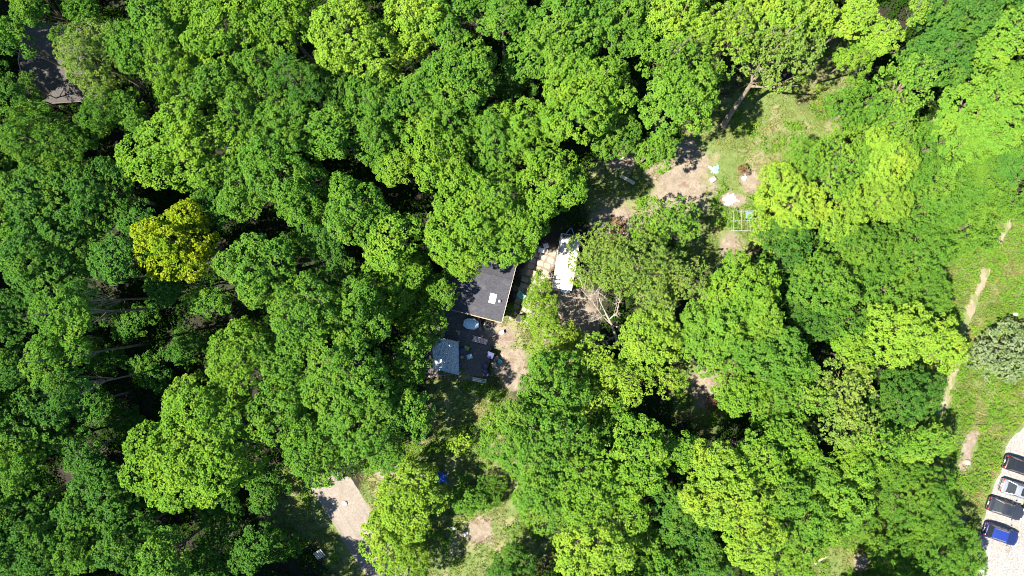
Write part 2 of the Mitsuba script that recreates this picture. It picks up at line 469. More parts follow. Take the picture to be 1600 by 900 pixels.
#  px, py, crown radius px, kind, colour, top height m, label (or None)
TREES = [
    # top left
    (148, 95, 64, 'f', 'O', 15, 'fine-leaved olive tree overhanging the right side of the dark roof at upper left'),
    (12, 62, 36, 'b', 'G', 15, None), (10, 135, 34, 'b', 'D', 14, None), (75, 235, 82, 'f', 'G', 15, 'wide feathery green tree below the upper left house'),
    (55, 2, 40, 'b', 'G', 15, None), (160, 175, 38, 'f', 'G', 13, None), (195, 60, 36, 'b', 'G', 14, None), (240, 28, 50, 'b', 'G', 16, None), (220, 85, 42, 'b', 'G', 14, None),
    (352, 48, 66, 'b', 'L', 17, None), (268, 108, 46, 'b', 'L', 16, None), (335, 128, 46, 'b', 'G', 15, None), (205, 170, 34, 'b', 'G', 12, None), (290, 235, 84, 'b', 'L', 17, None),
    (385, 185, 52, 'b', 'G', 15, None), (125, 15, 34, 'b', 'G', 13, None), (300, 10, 45, 'b', 'L', 15, None),
    (50, 138, 24, 'o', 'G', 9, None), (100, 52, 22, 'o', 'G', 9, None),
    # top middle
    (438, 38, 58, 'b', 'L', 16, None), (415, 105, 46, 'b', 'G', 15, None), (550, 60, 74, 'b', 'Y', 18, 'large yellow-green crown near the top edge, left of centre'), (648, 40, 56, 'b', 'Y', 17, None),
    (465, 128, 44, 'f', 'D', 16, 'smooth dark green feathery crown left below the large yellow-green crown'), (528, 142, 38, 'b', 'D', 13, None), (700, 52, 48, 'b', 'G', 16, None), (722, 118, 60, 'b', 'G', 17, None),
    (582, 168, 52, 'b', 'G', 16, None), (785, 28, 44, 'b', 'G', 16, None), (645, 155, 50, 'b', 'G', 15, None), (705, 195, 50, 'b', 'G', 15, None), (520, 205, 52, 'b', 'G', 15, None), (440, 195, 50, 'b', 'G', 15, None),
    (745, 0, 40, 'b', 'G', 15, None), (600, 225, 45, 'b', 'G', 14, None),
    # top right of middle
    (870, 58, 84, 'b', 'G', 17, None), (975, 38, 56, 'b', 'G', 16, None), (1062, 30, 52, 'b', 'Y', 17, None), (1130, 38, 46, 'o', 'Y', 16, None), (918, 150, 80, 'b', 'L', 17, 'broad lime crown above the shaded clearing, upper centre'),
    (1058, 160, 62, 'b', 'M', 16, 'bright green crown on the left edge of the upper clearing, left of the bare trunk'), (1050, 88, 56, 'o', 'M', 16, None), (1150, 58, 44, 'o', 'Y', 16, None), (820, 200, 56, 'b', 'L', 15, None), (1208, 82, 66, 'o', 'O', 15, 'pale open oak-like tree with a long bare trunk leaning over the upper clearing'),
    (1020, 235, 36, 'b', 'M', 9, 'small bright green tree left of the bare dirt in the upper clearing'), (960, 205, 42, 'b', 'G', 12, None), (800, 130, 36, 'b', 'D', 10, None), (1110, 110, 38, 'o', 'M', 13, None),
    # top right
    (1215, 18, 56, 'b', 'Y', 16, None), (1270, 20, 44, 'b', 'Y', 15, None), (1335, 32, 38, 'b', 'Y', 15, None), (1378, 58, 34, 'b', 'Y', 14, None), (1432, 16, 24, 'o', 'Y', 15, 'thin yellow-green top on a pale bare trunk by the upper right edge'), (1335, 88, 34, 'b', 'L', 12, None),
    (1500, 22, 60, 'b', 'D', 16, None), (1468, 85, 54, 'b', 'D', 15, None), (1562, 58, 52, 'b', 'M', 15, None), (1540, 158, 76, 'b', 'M', 15, 'wide bright green crown in the upper right'), (1420, 132, 56, 'o', 'M', 14, None), (1345, 165, 56, 'f', 'G', 10, None),
    (1395, 195, 50, 'o', 'M', 11, None), (1598, 125, 40, 'b', 'G', 14, None), (1600, 15, 45, 'b', 'D', 15, None), (1280, 215, 0, 'b', 'L', 10, None), (1490, 215, 46, 'b', 'M', 12, None), (1600, 195, 40, 'b', 'G', 13, None),
    # left, second row
    (85, 385, 92, 'b', 'D', 17, 'very broad deep green crown left of the yellow tree'), (60, 305, 62, 'b', 'D', 16, None), (160, 300, 56, 'b', 'D', 15, None), (190, 400, 50, 'b', 'D', 15, None), (8, 345, 42, 'b', 'G', 15, None), (280, 378, 64, 'b', 'A', 16, 'round tree with bright yellow leaves in the left woods'),
    (222, 345, 36, 'b', 'D', 13, None), (405, 418, 62, 'b', 'G', 17, 'round mid-green crown right of the yellow tree'), (335, 320, 40, 'b', 'D', 12, None), (385, 290, 50, 'b', 'G', 15, None), (255, 445, 36, 'b', 'D', 12, None), (445, 268, 78, 'b', 'G', 17, None),
    (558, 328, 56, 'b', 'G', 17, None), (612, 372, 52, 'b', 'L', 16, None), (622, 262, 36, 'b', 'L', 14, None), (682, 242, 58, 'b', 'L', 16, None), (750, 330, 84, 'b', 'L', 17, 'large bright lime crown above the dark roofed house'), (796, 358, 62, 'b', 'L', 15, 'bright lime crown between the dark roof and the white trailer'), (858, 290, 58, 'b', 'L', 16, 'lime crown on the left edge of the shaded clearing'),
    (775, 225, 50, 'b', 'G', 15, None), (500, 378, 40, 'b', 'D', 12, None), (522, 425, 36, 'b', 'D', 11, None), (615, 440, 54, 'b', 'L', 12, None), (690, 455, 32, 'b', 'G', 8, 'mid-green crown touching the left end of the dark roof'), (745, 385, 34, 'b', 'L', 13, None), (480, 320, 42, 'b', 'G', 13, None),
    # centre clearing
    (1038, 350, 54, 'o', 'M', 9, 'open bright green tree at the lower end of the bare dirt, upper clearing'), (932, 392, 48, 'o', 'O', 10, 'olive tree touching the right side of the white trailer'), (990, 415, 60, 'o', 'O', 12, 'broad olive tree right of the white trailer'), (1050, 430, 48, 'o', 'O', 10, None),
    (848, 442, 20, 'o', 'Y', 5, 'yellow-green sapling hanging over the left edge of the white trailer'), (908, 440, 20, 'o', 'Y', 6, 'yellow-green sapling at the lower right corner of the white trailer'), (1222, 402, 56, 'f', 'D', 8, 'dense dark feathery tree below the pipe frame'), (1160, 455, 60, 'b', 'L', 11, None), (1120, 500, 56, 'b', 'M', 11, None),
    # right
    (1235, 320, 62, 'b', 'Y', 8, 'bright yellow-green tree right of the pipe frame'), (1215, 360, 44, 'o', 'Y', 6, None), (1262, 245, 36, 'f', 'M', 7, None), (1320, 255, 58, 'o', 'M', 10, None), (1385, 245, 46, 'b', 'Y', 12, None), (1372, 312, 50, 'f', 'Y', 11, None), (1310, 335, 44, 'f', 'Y', 9, None),
    (1460, 300, 80, 'f', 'G', 10, 'wide feathery green tree right of the yellow-green ones, right side'), (1525, 285, 56, 'f', 'G', 9, None), (1592, 262, 40, 'b', 'D', 11, None), (1335, 392, 62, 'f', 'G', 8, None), (1428, 392, 66, 'f', 'G', 8, None), (1290, 445, 52, 'b', 'G', 9, None), (1500, 360, 50, 'f', 'G', 7, None), (1440, 235, 46, 'f', 'G', 10, None),
    (1380, 455, 52, 'f', 'G', 7, None), (1450, 460, 44, 'f', 'G', 6, None), (1530, 215, 40, 'b', 'L', 12, None), (1575, 320, 32, 'f', 'G', 5, None),
    # left, third row
    (12, 490, 46, 'b', 'D', 15, None), (95, 490, 48, 'b', 'G', 22, None), (92, 558, 50, 'b', 'G', 20, None), (14, 570, 40, 'b', 'D', 14, None), (48, 655, 64, 'b', 'D', 15, None), (138, 630, 42, 'b', 'D', 11, None), (376, 560, 56, 'b', 'L', 16, None),  (330, 470, 34, 'b', 'G', 12, None),
      
    (482, 500, 66, 'b', 'G', 17, None), (562, 492, 56, 'b', 'G', 16, None), (540, 580, 76, 'b', 'G', 18, 'very broad mid-green crown left of the blue shed roof'), (452, 640, 62, 'b', 'G', 16, None), (562, 655, 74, 'b', 'G', 17, None), (642, 560, 42, 'b', 'G', 12, 'mid-green crown whose edge reaches the blue shed roof'), (640, 640, 50, 'b', 'G', 14, None),
    (498, 700, 60, 'b', 'G', 15, 'mid-green crown hanging over the top of the dirt road'), (655, 495, 46, 'b', 'L', 9, None), (430, 560, 46, 'b', 'G', 15, None), (600, 700, 40, 'b', 'G', 12, None), (690, 560, 0, 'b', 'G', 12, None),
    # centre, right of the yard
    (845, 495, 36, 'f', 'Y', 7, 'upright yellow-green feathery tree beside the pale patio'), (862, 545, 40, 'f', 'Y', 8, 'yellow-green feathery tree on the right edge of the yard'), (918, 560, 50, 'o', 'Y', 10, None), (968, 585, 52, 'o', 'Y', 11, None), (1015, 535, 56, 'b', 'Y', 11, 'bright yellow-green crown right of the bare grey dead tree'), (1018, 462, 46, 'o', 'O', 10, None), (1045, 590, 34, 'o', 'Y', 9, None),
    (862, 605, 60, 'b', 'G', 14, 'mid-green crown at the lower right corner of the yard'), (1100, 545, 46, 'b', 'M', 10, None), (1180, 545, 60, 'b', 'G', 11, None), (930, 620, 44, 'o', 'Y', 11, None), (1160, 610, 46, 'b', 'L', 9, None), (1190, 500, 44, 'b', 'M', 10, None),
    (900, 590, 38, 'o', 'Y', 10, None), (940, 600, 40, 'o', 'Y', 9, None), (880, 530, 30, 'f', 'Y', 6, None), (840, 465, 24, 'f', 'Y', 5, None),
    (118, 470, 40, 'b', 'D', 20, None),  (300, 540, 34, 'b', 'D', 5, None), (455, 385, 30, 'b', 'D', 10, None), (645, 420, 30, 'b', 'D', 9, None), (100, 610, 34, 'b', 'D', 20, None),
    (714, 392, 44, 'b', 'L', 13, None),
    (172, 560, 32, 'b', 'D', 5, None), (195, 655, 34, 'b', 'D', 5, None), (245, 585, 38, 'b', 'D', 5, None), (215, 500, 36, 'b', 'D', 5, None), (160, 480, 30, 'b', 'D', 5, None), (285, 610, 30, 'b', 'D', 4, None),
    # right of that
    (1258, 505, 50, 'f', 'D', 8, None), (1325, 505, 42, 'f', 'G', 8, None), (1400, 520, 56, 'b', 'Y', 10, 'yellow-green crown with deep gaps left of the grass path'), (1470, 540, 46, 'b', 'Y', 8, 'yellow-green crown beside the gap in the grass path'), (1562, 550, 54, 's', 'S', 4.5, 'rounded silvery grey-green bush in the right meadow'), (1225, 565, 50, 'b', 'G', 10, None), (1310, 625, 66, 'o', 'O', 11, 'broad pale olive crown on the right, left of the dark feathery tree'),
    (1400, 625, 58, 'f', 'D', 9, 'dark feathery tree left of the lower grass path'), (1255, 620, 46, 'o', 'M', 10, None), (1335, 560, 42, 'b', 'L', 9, None), (1205, 630, 44, 'f', 'M', 9, None), (1375, 690, 46, 'o', 'M', 10, None), (1445, 690, 44, 'b', 'M', 8, None), (1440, 600, 34, 'f', 'D', 7, None),
    # bottom left
    (26, 712, 50, 'b', 'G', 15, None), (312, 692, 112, 'b', 'L', 18, 'huge bright green crown in the lower left woods'), (158, 775, 66, 'b', 'D', 14, None), (45, 785, 58, 'b', 'D', 13, None), (48, 862, 72, 'b', 'D', 15, None), (125, 850, 52, 'b', 'G', 14, None), (205, 835, 56, 'b', 'D', 14, None), (255, 872, 52, 'b', 'G', 14, None),
    (130, 705, 40, 'b', 'D', 12, None), (345, 800, 40, 'b', 'D', 8, None), (330, 870, 44, 'b', 'D', 9, None), (415, 765, 40, 'b', 'D', 7, None), (400, 850, 46, 'b', 'D', 9, None), (440, 850, 34, 'b', 'D', 5, None),
    # bottom middle
    (642, 783, 60, 'b', 'Y', 9, 'bright yellow-green tree between the dirt road and the lower lawn'), (616, 842, 52, 'b', 'Y', 8, 'yellow-green tree overhanging the dirt road at the bottom'), (738, 778, 34, 'b', 'G', 4, 'green bushy tree below the blue sheet, in the shade'), (715, 685, 24, 's', 'Y', 3, 'small yellow-green bush in the shaded lawn above the blue sheet'), (805, 885, 40, 'b', 'D', 7, None), (640, 890, 40, 'f', 'Y', 8, None), (770, 765, 28, 's', 'G', 3, None),
    (838, 690, 84, 'b', 'G', 16, 'large green crown along the right side of the lower lawn'), (915, 765, 62, 'b', 'L', 15, None), (985, 715, 68, 'b', 'L', 15, None), (935, 850, 66, 'b', 'Y', 15, 'yellow-green crown at the bottom edge, right of the lower lawn'), (1060, 800, 52, 'b', 'D', 11, None), (1140, 770, 70, 'b', 'Y', 15, 'broad yellow-green crown in the lower right of centre'), (1175, 845, 52, 'b', 'Y', 14, None),
    (1030, 872, 56, 'b', 'G', 11, None), (1118, 715, 36, 'b', 'Y', 14, None), (1190, 720, 50, 'b', 'L', 13, None), (855, 770, 56, 'b', 'G', 14, None), (1060, 700, 40, 'b', 'M', 12, None), (985, 800, 40, 'b', 'L', 12, None), (1100, 880, 46, 'b', 'D', 10, None), (960, 655, 40, 'b', 'G', 10, None), (1010, 660, 0, 'b', 'G', 9, None),
    # bottom right
    (1238, 690, 46, 'b', 'L', 11, None), (1312, 770, 58, 'b', 'M', 11, None), (1260, 810, 60, 'b', 'G', 11, None), (1335, 725, 40, 'b', 'L', 9, None), (1430, 790, 62, 'f', 'G', 9, 'dark feathery tree left of the parked cars'), (1455, 855, 66, 'f', 'G', 9, 'dark feathery tree at the bottom edge beside the gravel lot'), (1395, 740, 44, 'f', 'G', 7, None), (1255, 740, 40, 'b', 'M', 9, None), (1225, 770, 44, 'b', 'G', 12, None), (1330, 820, 40, 'f', 'G', 6, None),
    (1235, 875, 40, 'b', 'L', 10, None), (1400, 860, 44, 'f', 'G', 7, None), (1505, 870, 38, 'f', 'G', 6, None), (1280, 745, 36, 'b', 'M', 9, None),
]
LOOK = {'b': {'G': 'dense mid-green crown', 'D': 'dense deep green crown', 'L': 'dense lime green crown', 'M': 'dense bright green crown', 'Y': 'dense yellow-green crown', 'A': 'yellow crown'},
        'f': {'G': 'feathery mid-green crown', 'D': 'feathery dark green crown', 'L': 'feathery lime crown', 'M': 'feathery bright green crown', 'Y': 'feathery yellow-green crown', 'O': 'feathery olive crown'},
        'o': {'G': 'open green crown', 'L': 'open lime crown', 'M': 'open bright green crown', 'Y': 'open yellow-green crown', 'O': 'open olive crown'},
        's': {'G': 'low green bush', 'Y': 'low yellow-green bush', 'S': 'silvery bush'}}
NAME = {'b': 'broadleaf_tree', 'f': 'feathery_tree', 'o': 'open_tree', 's': 'bush'}
GROUP = {'b': 'dense broadleaf trees of the wood', 'f': 'feathery fine-leaved trees', 'o': 'open crowned trees showing branches', 's': 'low bushes'}
COLS = ['at the far left', 'on the left', 'in left third', 'left of the middle', 'just left of the middle', 'just right of the middle', 'right of the middle', 'in right third', 'on the right', 'at the far right']
ROWS = ['at the top edge', 'near the top', 'in the upper third', 'above half height', 'at half height', 'below half height', 'in the lower third', 'near the bottom', 'at the bottom edge']
AUTO = {}
cells = {}
for px, py, r, kind, col, top, label in TREES:
    if r and label is None:
        look = ('broad ' if r >= 58 else 'small ' if r <= 38 else '') + LOOK[kind][col]
        cell = f"{look} {COLS[int(min(9, max(0, px / 160)))]}, {ROWS[int(min(8, max(0, py / 100)))]}"
        cells.setdefault(cell, []).append((px, py))
for cell, at in cells.items():
    if len(at) == 1:
        AUTO[at[0]] = cell
    else:
        wide = np.ptp([a[0] for a in at]) >= np.ptp([a[1] for a in at])
        at.sort(key=lambda a: a[0] if wide else a[1])
        n, (e0, e1) = len(at), ('left', 'right') if wide else ('top', 'bottom')
        num = ['two', 'three', 'four', 'five', 'six'][n - 2]
        mid = {3: ['middle one'], 4: [f'second from {e0}', f'third from {e0}'], 5: [f'second from {e0}', 'middle one', f'second from {e1}'], 6: [f'second from {e0}', f'third from {e0}', f'third from {e1}', f'second from {e1}']}.get(n, [])
        words = [f'{e0}most one' if wide else f'{e0} one'] + mid + [f'{e1}most one' if wide else f'{e1} one']
        for a, w in zip(at, words):
            AUTO[a] = f'{cell}, {w} of {num}'
TRUNKS = []
for px, py, r, kind, col, top, label in TREES:
    if r == 0:
        continue
    if label is None:
        label = AUTO[px, py]
    key = thing(NAME[kind], label, 'bush' if kind == 's' else 'tree', GROUP[kind])
    c = grow(key, px, py, r, kind, col, top)
    TRUNKS.append(c[:2])
# the wood beyond the frame
rng = rngs(77)
FAR = []
for _ in range(900):
    x, y = rng.uniform(-330, 1930), rng.uniform(-300, 1200)
    if -62 < x < 1662 and -62 < y < 962 or (x > 1450 and 250 < y) or (430 < x < 830 and y > 900):
        continue
    if all((x - a) ** 2 + (y - b) ** 2 > 78 ** 2 for a, b in FAR):
        FAR.append((x, y))
for n, (x, y) in enumerate(FAR):
    i = int(rng.integers(0, 5))
    g = group_of('b', i, 'GDL'[int(rng.integers(0, 3))])
    s = rng.uniform(.85, 1.1)
    V = VARIANTS['b', i]
    c = W(x, y, 11.0)
    scene[f'surrounding_wood__crown_{n:03d}' if n else 'surrounding_wood__crown'] = {'type': 'instance', 'group': {'type': 'ref', 'id': g}, 'to_world': T().translate(c.tolist()).rotate([0, 0, 1], float(rng.uniform(0, 360))).scale(s)}
labels['surrounding_wood'] = {'label': 'the wood going on beyond the frame', 'kind': 'stuff'}

# ---------------------------------------------------------------- undergrowth and grass
BLOCK = [LOT.buffer(.5), ROAD.buffer(.2), *PATH]
YARD = Polygon([W(*p)[:2] for p in [(660, 400), (815, 395), (860, 350), (925, 350), (900, 500), (830, 540), (800, 610), (660, 610)]])
import shapely


def free(p, margin=0.0, yard=True):
    pts = shapely.points(p[:, 0], p[:, 1])
    ok = np.ones(len(p), bool)
    for b in BLOCK + ([YARD] if yard else []):
        ok &= ~shapely.contains(b, pts)
    return ok


rng = rngs(3)
p = rng.uniform([-72, -42], [72, 42], (22000, 2))
ok = free(p) & (np_region(E_GRASS, p[:, 0], p[:, 1]) > 1.10) & (np_region(E_DIRT, p[:, 0], p[:, 1]) > 1.2)
ok &= meshkit.fbm(np.c_[p * .28, p[:, 0] * 0], 3, 4) > .12
p = p[ok][:13000]
k = 24
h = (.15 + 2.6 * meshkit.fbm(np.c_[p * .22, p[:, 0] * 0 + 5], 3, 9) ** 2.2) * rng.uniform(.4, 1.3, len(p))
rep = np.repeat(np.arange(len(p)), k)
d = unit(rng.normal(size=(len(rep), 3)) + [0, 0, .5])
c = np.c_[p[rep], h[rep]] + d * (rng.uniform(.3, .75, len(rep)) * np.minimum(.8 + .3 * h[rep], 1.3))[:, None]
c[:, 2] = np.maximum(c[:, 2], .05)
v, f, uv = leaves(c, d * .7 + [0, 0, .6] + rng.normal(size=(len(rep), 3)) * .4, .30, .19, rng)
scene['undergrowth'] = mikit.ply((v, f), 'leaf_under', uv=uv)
labels['undergrowth'] = {'label': 'dark leafy undergrowth on the woodland floor', 'kind': 'stuff'}

p = rng.uniform([-72, -42], [72, 42], (260000, 2))
gd, dd = np_region(E_GRASS, p[:, 0], p[:, 1]), np_region(E_DIRT, p[:, 0], p[:, 1])
w = (meshkit.fbm(np.c_[p * .5, p[:, 0] * 0 + 3], 3, 2) - .5)
patchy = meshkit.fbm(np.c_[p * .55, p[:, 0] * 0 + 40], 4, 8)
ok = (gd + w * .7 < 1.1) & (dd + w * 1.2 > .95 + rng.normal(0, .12, len(p))) & (rng.uniform(0, 1, len(p)) < 1.35 - 1.5 * patchy + .25 * (p[:, 0] > 42)) & free(p, yard=False)
p = p[ok][:34000]
tall = (.12 + .30 * meshkit.fbm(np.c_[p * .4, p[:, 0] * 0 + 11], 3, 5) ** 1.5) * np.where(p[:, 0] > 40, 1.5, 1.0)
k = 6
rep = np.repeat(np.arange(len(p)), k)
n = len(rep)
ang = rng.uniform(0, 2 * np.pi, n)
out = np.c_[np.cos(ang), np.sin(ang)]
hgt = tall[rep] * rng.uniform(.6, 1.2, n)
base = p[rep] + out * rng.uniform(0, .10, n)[:, None]
tip = base + out * (hgt * rng.uniform(.4, 1.1, n))[:, None]
side = np.c_[-out[:, 1], out[:, 0]] * rng.uniform(.025, .05, n)[:, None]
v = np.stack([np.c_[base + side, np.zeros(n)], np.c_[base - side, np.zeros(n)], np.c_[tip, hgt]], 1).reshape(-1, 3)
uv = np.c_[np.repeat(rng.uniform(0, 1, n), 3), np.repeat(np.repeat(rng.uniform(0, 1, len(p)) ** 2 * 2.4, k), 3)]
scene['grass'] = mikit.ply((v, np.arange(3 * n).reshape(-1, 3)), 'grass_blade', uv=uv)
labels['grass'] = {'label': 'rough sunlit grass of the clearings and the right meadow', 'kind': 'stuff'}

# stones of the gravel lot that stick out
x0, y0, x1, y1 = LOT.bounds
p = rng.uniform([x0, max(y0, -42)], [72, y1], (9000, 2))
p = p[shapely.contains(LOT, shapely.points(p[:, 0], p[:, 1]))][:3000]
oc = np.array([[1, 0, 0], [0, 1, 0], [-1, 0, 0], [0, -1, 0], [0, 0, 1.0]])
r = rng.uniform(.03, .11, len(p)) ** 1.0
v = (np.c_[p, np.full(len(p), .004)][:, None] + oc[None] * (r[:, None] * rng.uniform(.6, 1.2, (len(p), 5)))[..., None] * [1, 1, .7]).reshape(-1, 3)
f = (np.arange(len(p))[:, None, None] * 5 + np.array([[0, 1, 4], [1, 2, 4], [2, 3, 4], [3, 0, 4]])[None]).reshape(-1, 3)
scene['loose_stones'] = mikit.ply((v, f), mat('gravel_stone', mikit.proc(lambda p, n, uv: mikit.mix((.10, .10, .10), (.28, .28, .28), mikit.noise(p.x * 5, p.y * 5, 0.0))), .9))
labels['loose_stones'] = {'label': 'loose stones on the gravel lot', 'kind': 'stuff'}

p = rng.uniform([-70, -40], [70, 40], (60000, 2))
gd = np_region(E_GRASS, p[:, 0], p[:, 1])
ok = (gd < 1.15) & (np_region(E_DIRT, p[:, 0], p[:, 1]) > 1.15) & free(p, yard=False) & (meshkit.fbm(np.c_[p * .5, p[:, 0] * 0 + 70], 3, 6) > np.where(p[:, 0] > 44, .36, .58))
p = p[ok][:6500]
k = 14
rep = np.repeat(np.arange(len(p)), k)
hh = rng.uniform(.08, .45, len(p))
d = unit(rng.normal(size=(len(rep), 3)) + [0, 0, .6])
c = np.c_[p[rep], hh[rep]] + d * rng.uniform(.1, .38, len(rep))[:, None]
c[:, 2] = np.maximum(c[:, 2], .04)
v, f, uv = leaves(c, d * .6 + [0, 0, .7] + rng.normal(size=(len(rep), 3)) * .4, .22, .11, rng)
scene['weeds'] = mikit.ply((v, f), 'leaf_lime', uv=uv)
labels['weeds'] = {'label': 'leafy green weeds growing through the grass', 'kind': 'stuff'}

# #NEXT
# ---------------------------------------------------------------- materials of the built things
def fn_shingle(p, n, uv):
    along, up = p.x * .974 - p.y * .225, p.x * .225 + p.y * .974
    row = dr.floor(up / .15)
    r = mikit.cell_rand(dr.floor(along / .32 + row * .5), row, 3)
    c = mikit.mix((.021, .024, .035), (.036, .040, .055), r * .6 + mikit.fbm(p.x * .7, p.y * .7, 2.0, 3) * .5)
    edge = mikit.smoothstep(.82, .98, up / .15 - row)
    return c * (1 - .35 * edge) + mikit.smoothstep(.62, .8, mikit.fbm(p.x * 1.5, p.y * 1.5, 8.0, 3)) * .012


mat('shingle', mikit.proc(fn_shingle), .9)
mat('dark_roofing', mikit.proc(lambda p, n, uv: mikit.mix((.030, .030, .033), (.060, .058, .060), mikit.fbm(p.x * 2, p.y * 2, p.z, 3))), .9)
mat('white_paint', mikit.proc(lambda p, n, uv: mikit.mix((.42, .42, .415), (.60, .60, .60), mikit.fbm(p.x * 3, p.y * 3, p.z * 3, 3))), .5)
mat('trailer_roofing', mikit.proc(lambda p, n, uv: mikit.mix(mikit.mix((.30, .30, .30), (.50, .50, .50), mikit.fbm(p.x * 2.5, p.y * 2.5, 0.0, 3)), (.12, .11, .07), mikit.smoothstep(.56, .70, mikit.fbm(p.x * 4, p.y * 4, 6.0, 3)) * .8)), .6)
mat('siding', mikit.proc(lambda p, n, uv: mikit.mix((.20, .16, .12), (.32, .26, .20), mikit.fbm(p.x * 2, p.y * 2, p.z * 9, 3))), .8)
mat('raw_wood', mikit.proc(lambda p, n, uv: mikit.mix((.22, .16, .10), (.38, .29, .20), mikit.fbm(p.x * 6, p.y * 6, p.z * 6, 3))), .8)
mat('grey_wood', mikit.proc(lambda p, n, uv: mikit.mix((.30, .28, .25), (.52, .49, .44), mikit.fbm(p.x * 7, p.y * 7, p.z * 7, 3))), .85)
mat('dark_deck', mikit.proc(lambda p, n, uv: mikit.mix((.045, .043, .043), (.095, .089, .085), mikit.fbm(p.x * 5, p.y * 5, 0.0, 3))), .7)
mat('steel', (.45, .46, .47), .35, metallic=.7)
mat('black_plastic', (.015, .015, .017), .4)
mat('rubber', (.018, .018, .018), .8)
mat('tinted_glass', (.012, .016, .021), .12, specular=.8)
mat('skylight_panel', (.36, .36, .42), .4)
mat('blue_plastic', (.022, .050, .300), .4)
mat('blue_sheeting', (.020, .090, .480), .4)
mat('dark_blue', (.020, .028, .110), .5)
mat('pale_blue', (.36, .52, .62), .35)
mat('teal_plastic', (.02, .30, .36), .4)
mat('mint_plastic', (.16, .46, .32), .5)
mat('pink_cloth', mikit.proc(lambda p, n, uv: mikit.mix((.46, .22, .22), (.62, .50, .48), mikit.smoothstep(.45, .55, mikit.noise((p.x + p.y * .2) * 6.0, 0.0, 0.0)))), .8)
mat('red_brown', (.22, .06, .04), .7)
mat('terracotta', (.34, .22, .15), .8)
mat('yellow_green_cloth', (.24, .30, .06), .8)
mat('stone', mikit.proc(lambda p, n, uv: mikit.mix((.22, .20, .18), (.44, .41, .37), mikit.fbm(p.x * 3, p.y * 3, p.z * 3, 3))), .9)
mat('pale_stone', mikit.proc(lambda p, n, uv: mikit.mix((.15, .135, .11), (.30, .275, .235), mikit.fbm(p.x * 2.4, p.y * 2.4, p.z * 3, 3))), .9)
mat('ash', (.04, .038, .036), .95)
mat('tarp', mikit.proc(lambda p, n, uv: mikit.mix((.19, .25, .31), (.31, .38, .44), mikit.fbm(p.x * 2, p.y * 2, 0.0, 3))), .28, specular=.7)
mat('galvanised', (.20, .24, .22), .5)
mat('tail_red', (.35, .012, .010), .2)
mat('head_lamp', (.55, .56, .58), .1)
mat('plate_white', (.55, .56, .58), .4)


def paint(name, c, metal=.35):
    scene[name] = {'type': 'twosided', 'bsdf': {'type': 'principled', 'base_color': rgb(*c), 'roughness': .32, 'metallic': metal, 'clearcoat': 1.0, 'clearcoat_gloss': .95}}
    return name


def rect_prism(poly, z0, z1):
    m = trimesh.creation.extrude_polygon(Polygon(poly), z1 - z0)
    m.apply_translation((0, 0, z0))
    return m


def slab(quad, thick):
    """a sheet of some thickness on four corners (counter-clockwise from above)"""
    q = np.array(quad, float)
    n = np.cross(q[1] - q[0], q[3] - q[0])
    n /= np.linalg.norm(n)
    return trimesh.convex.convex_hull(np.vstack([q, q - n * thick]))


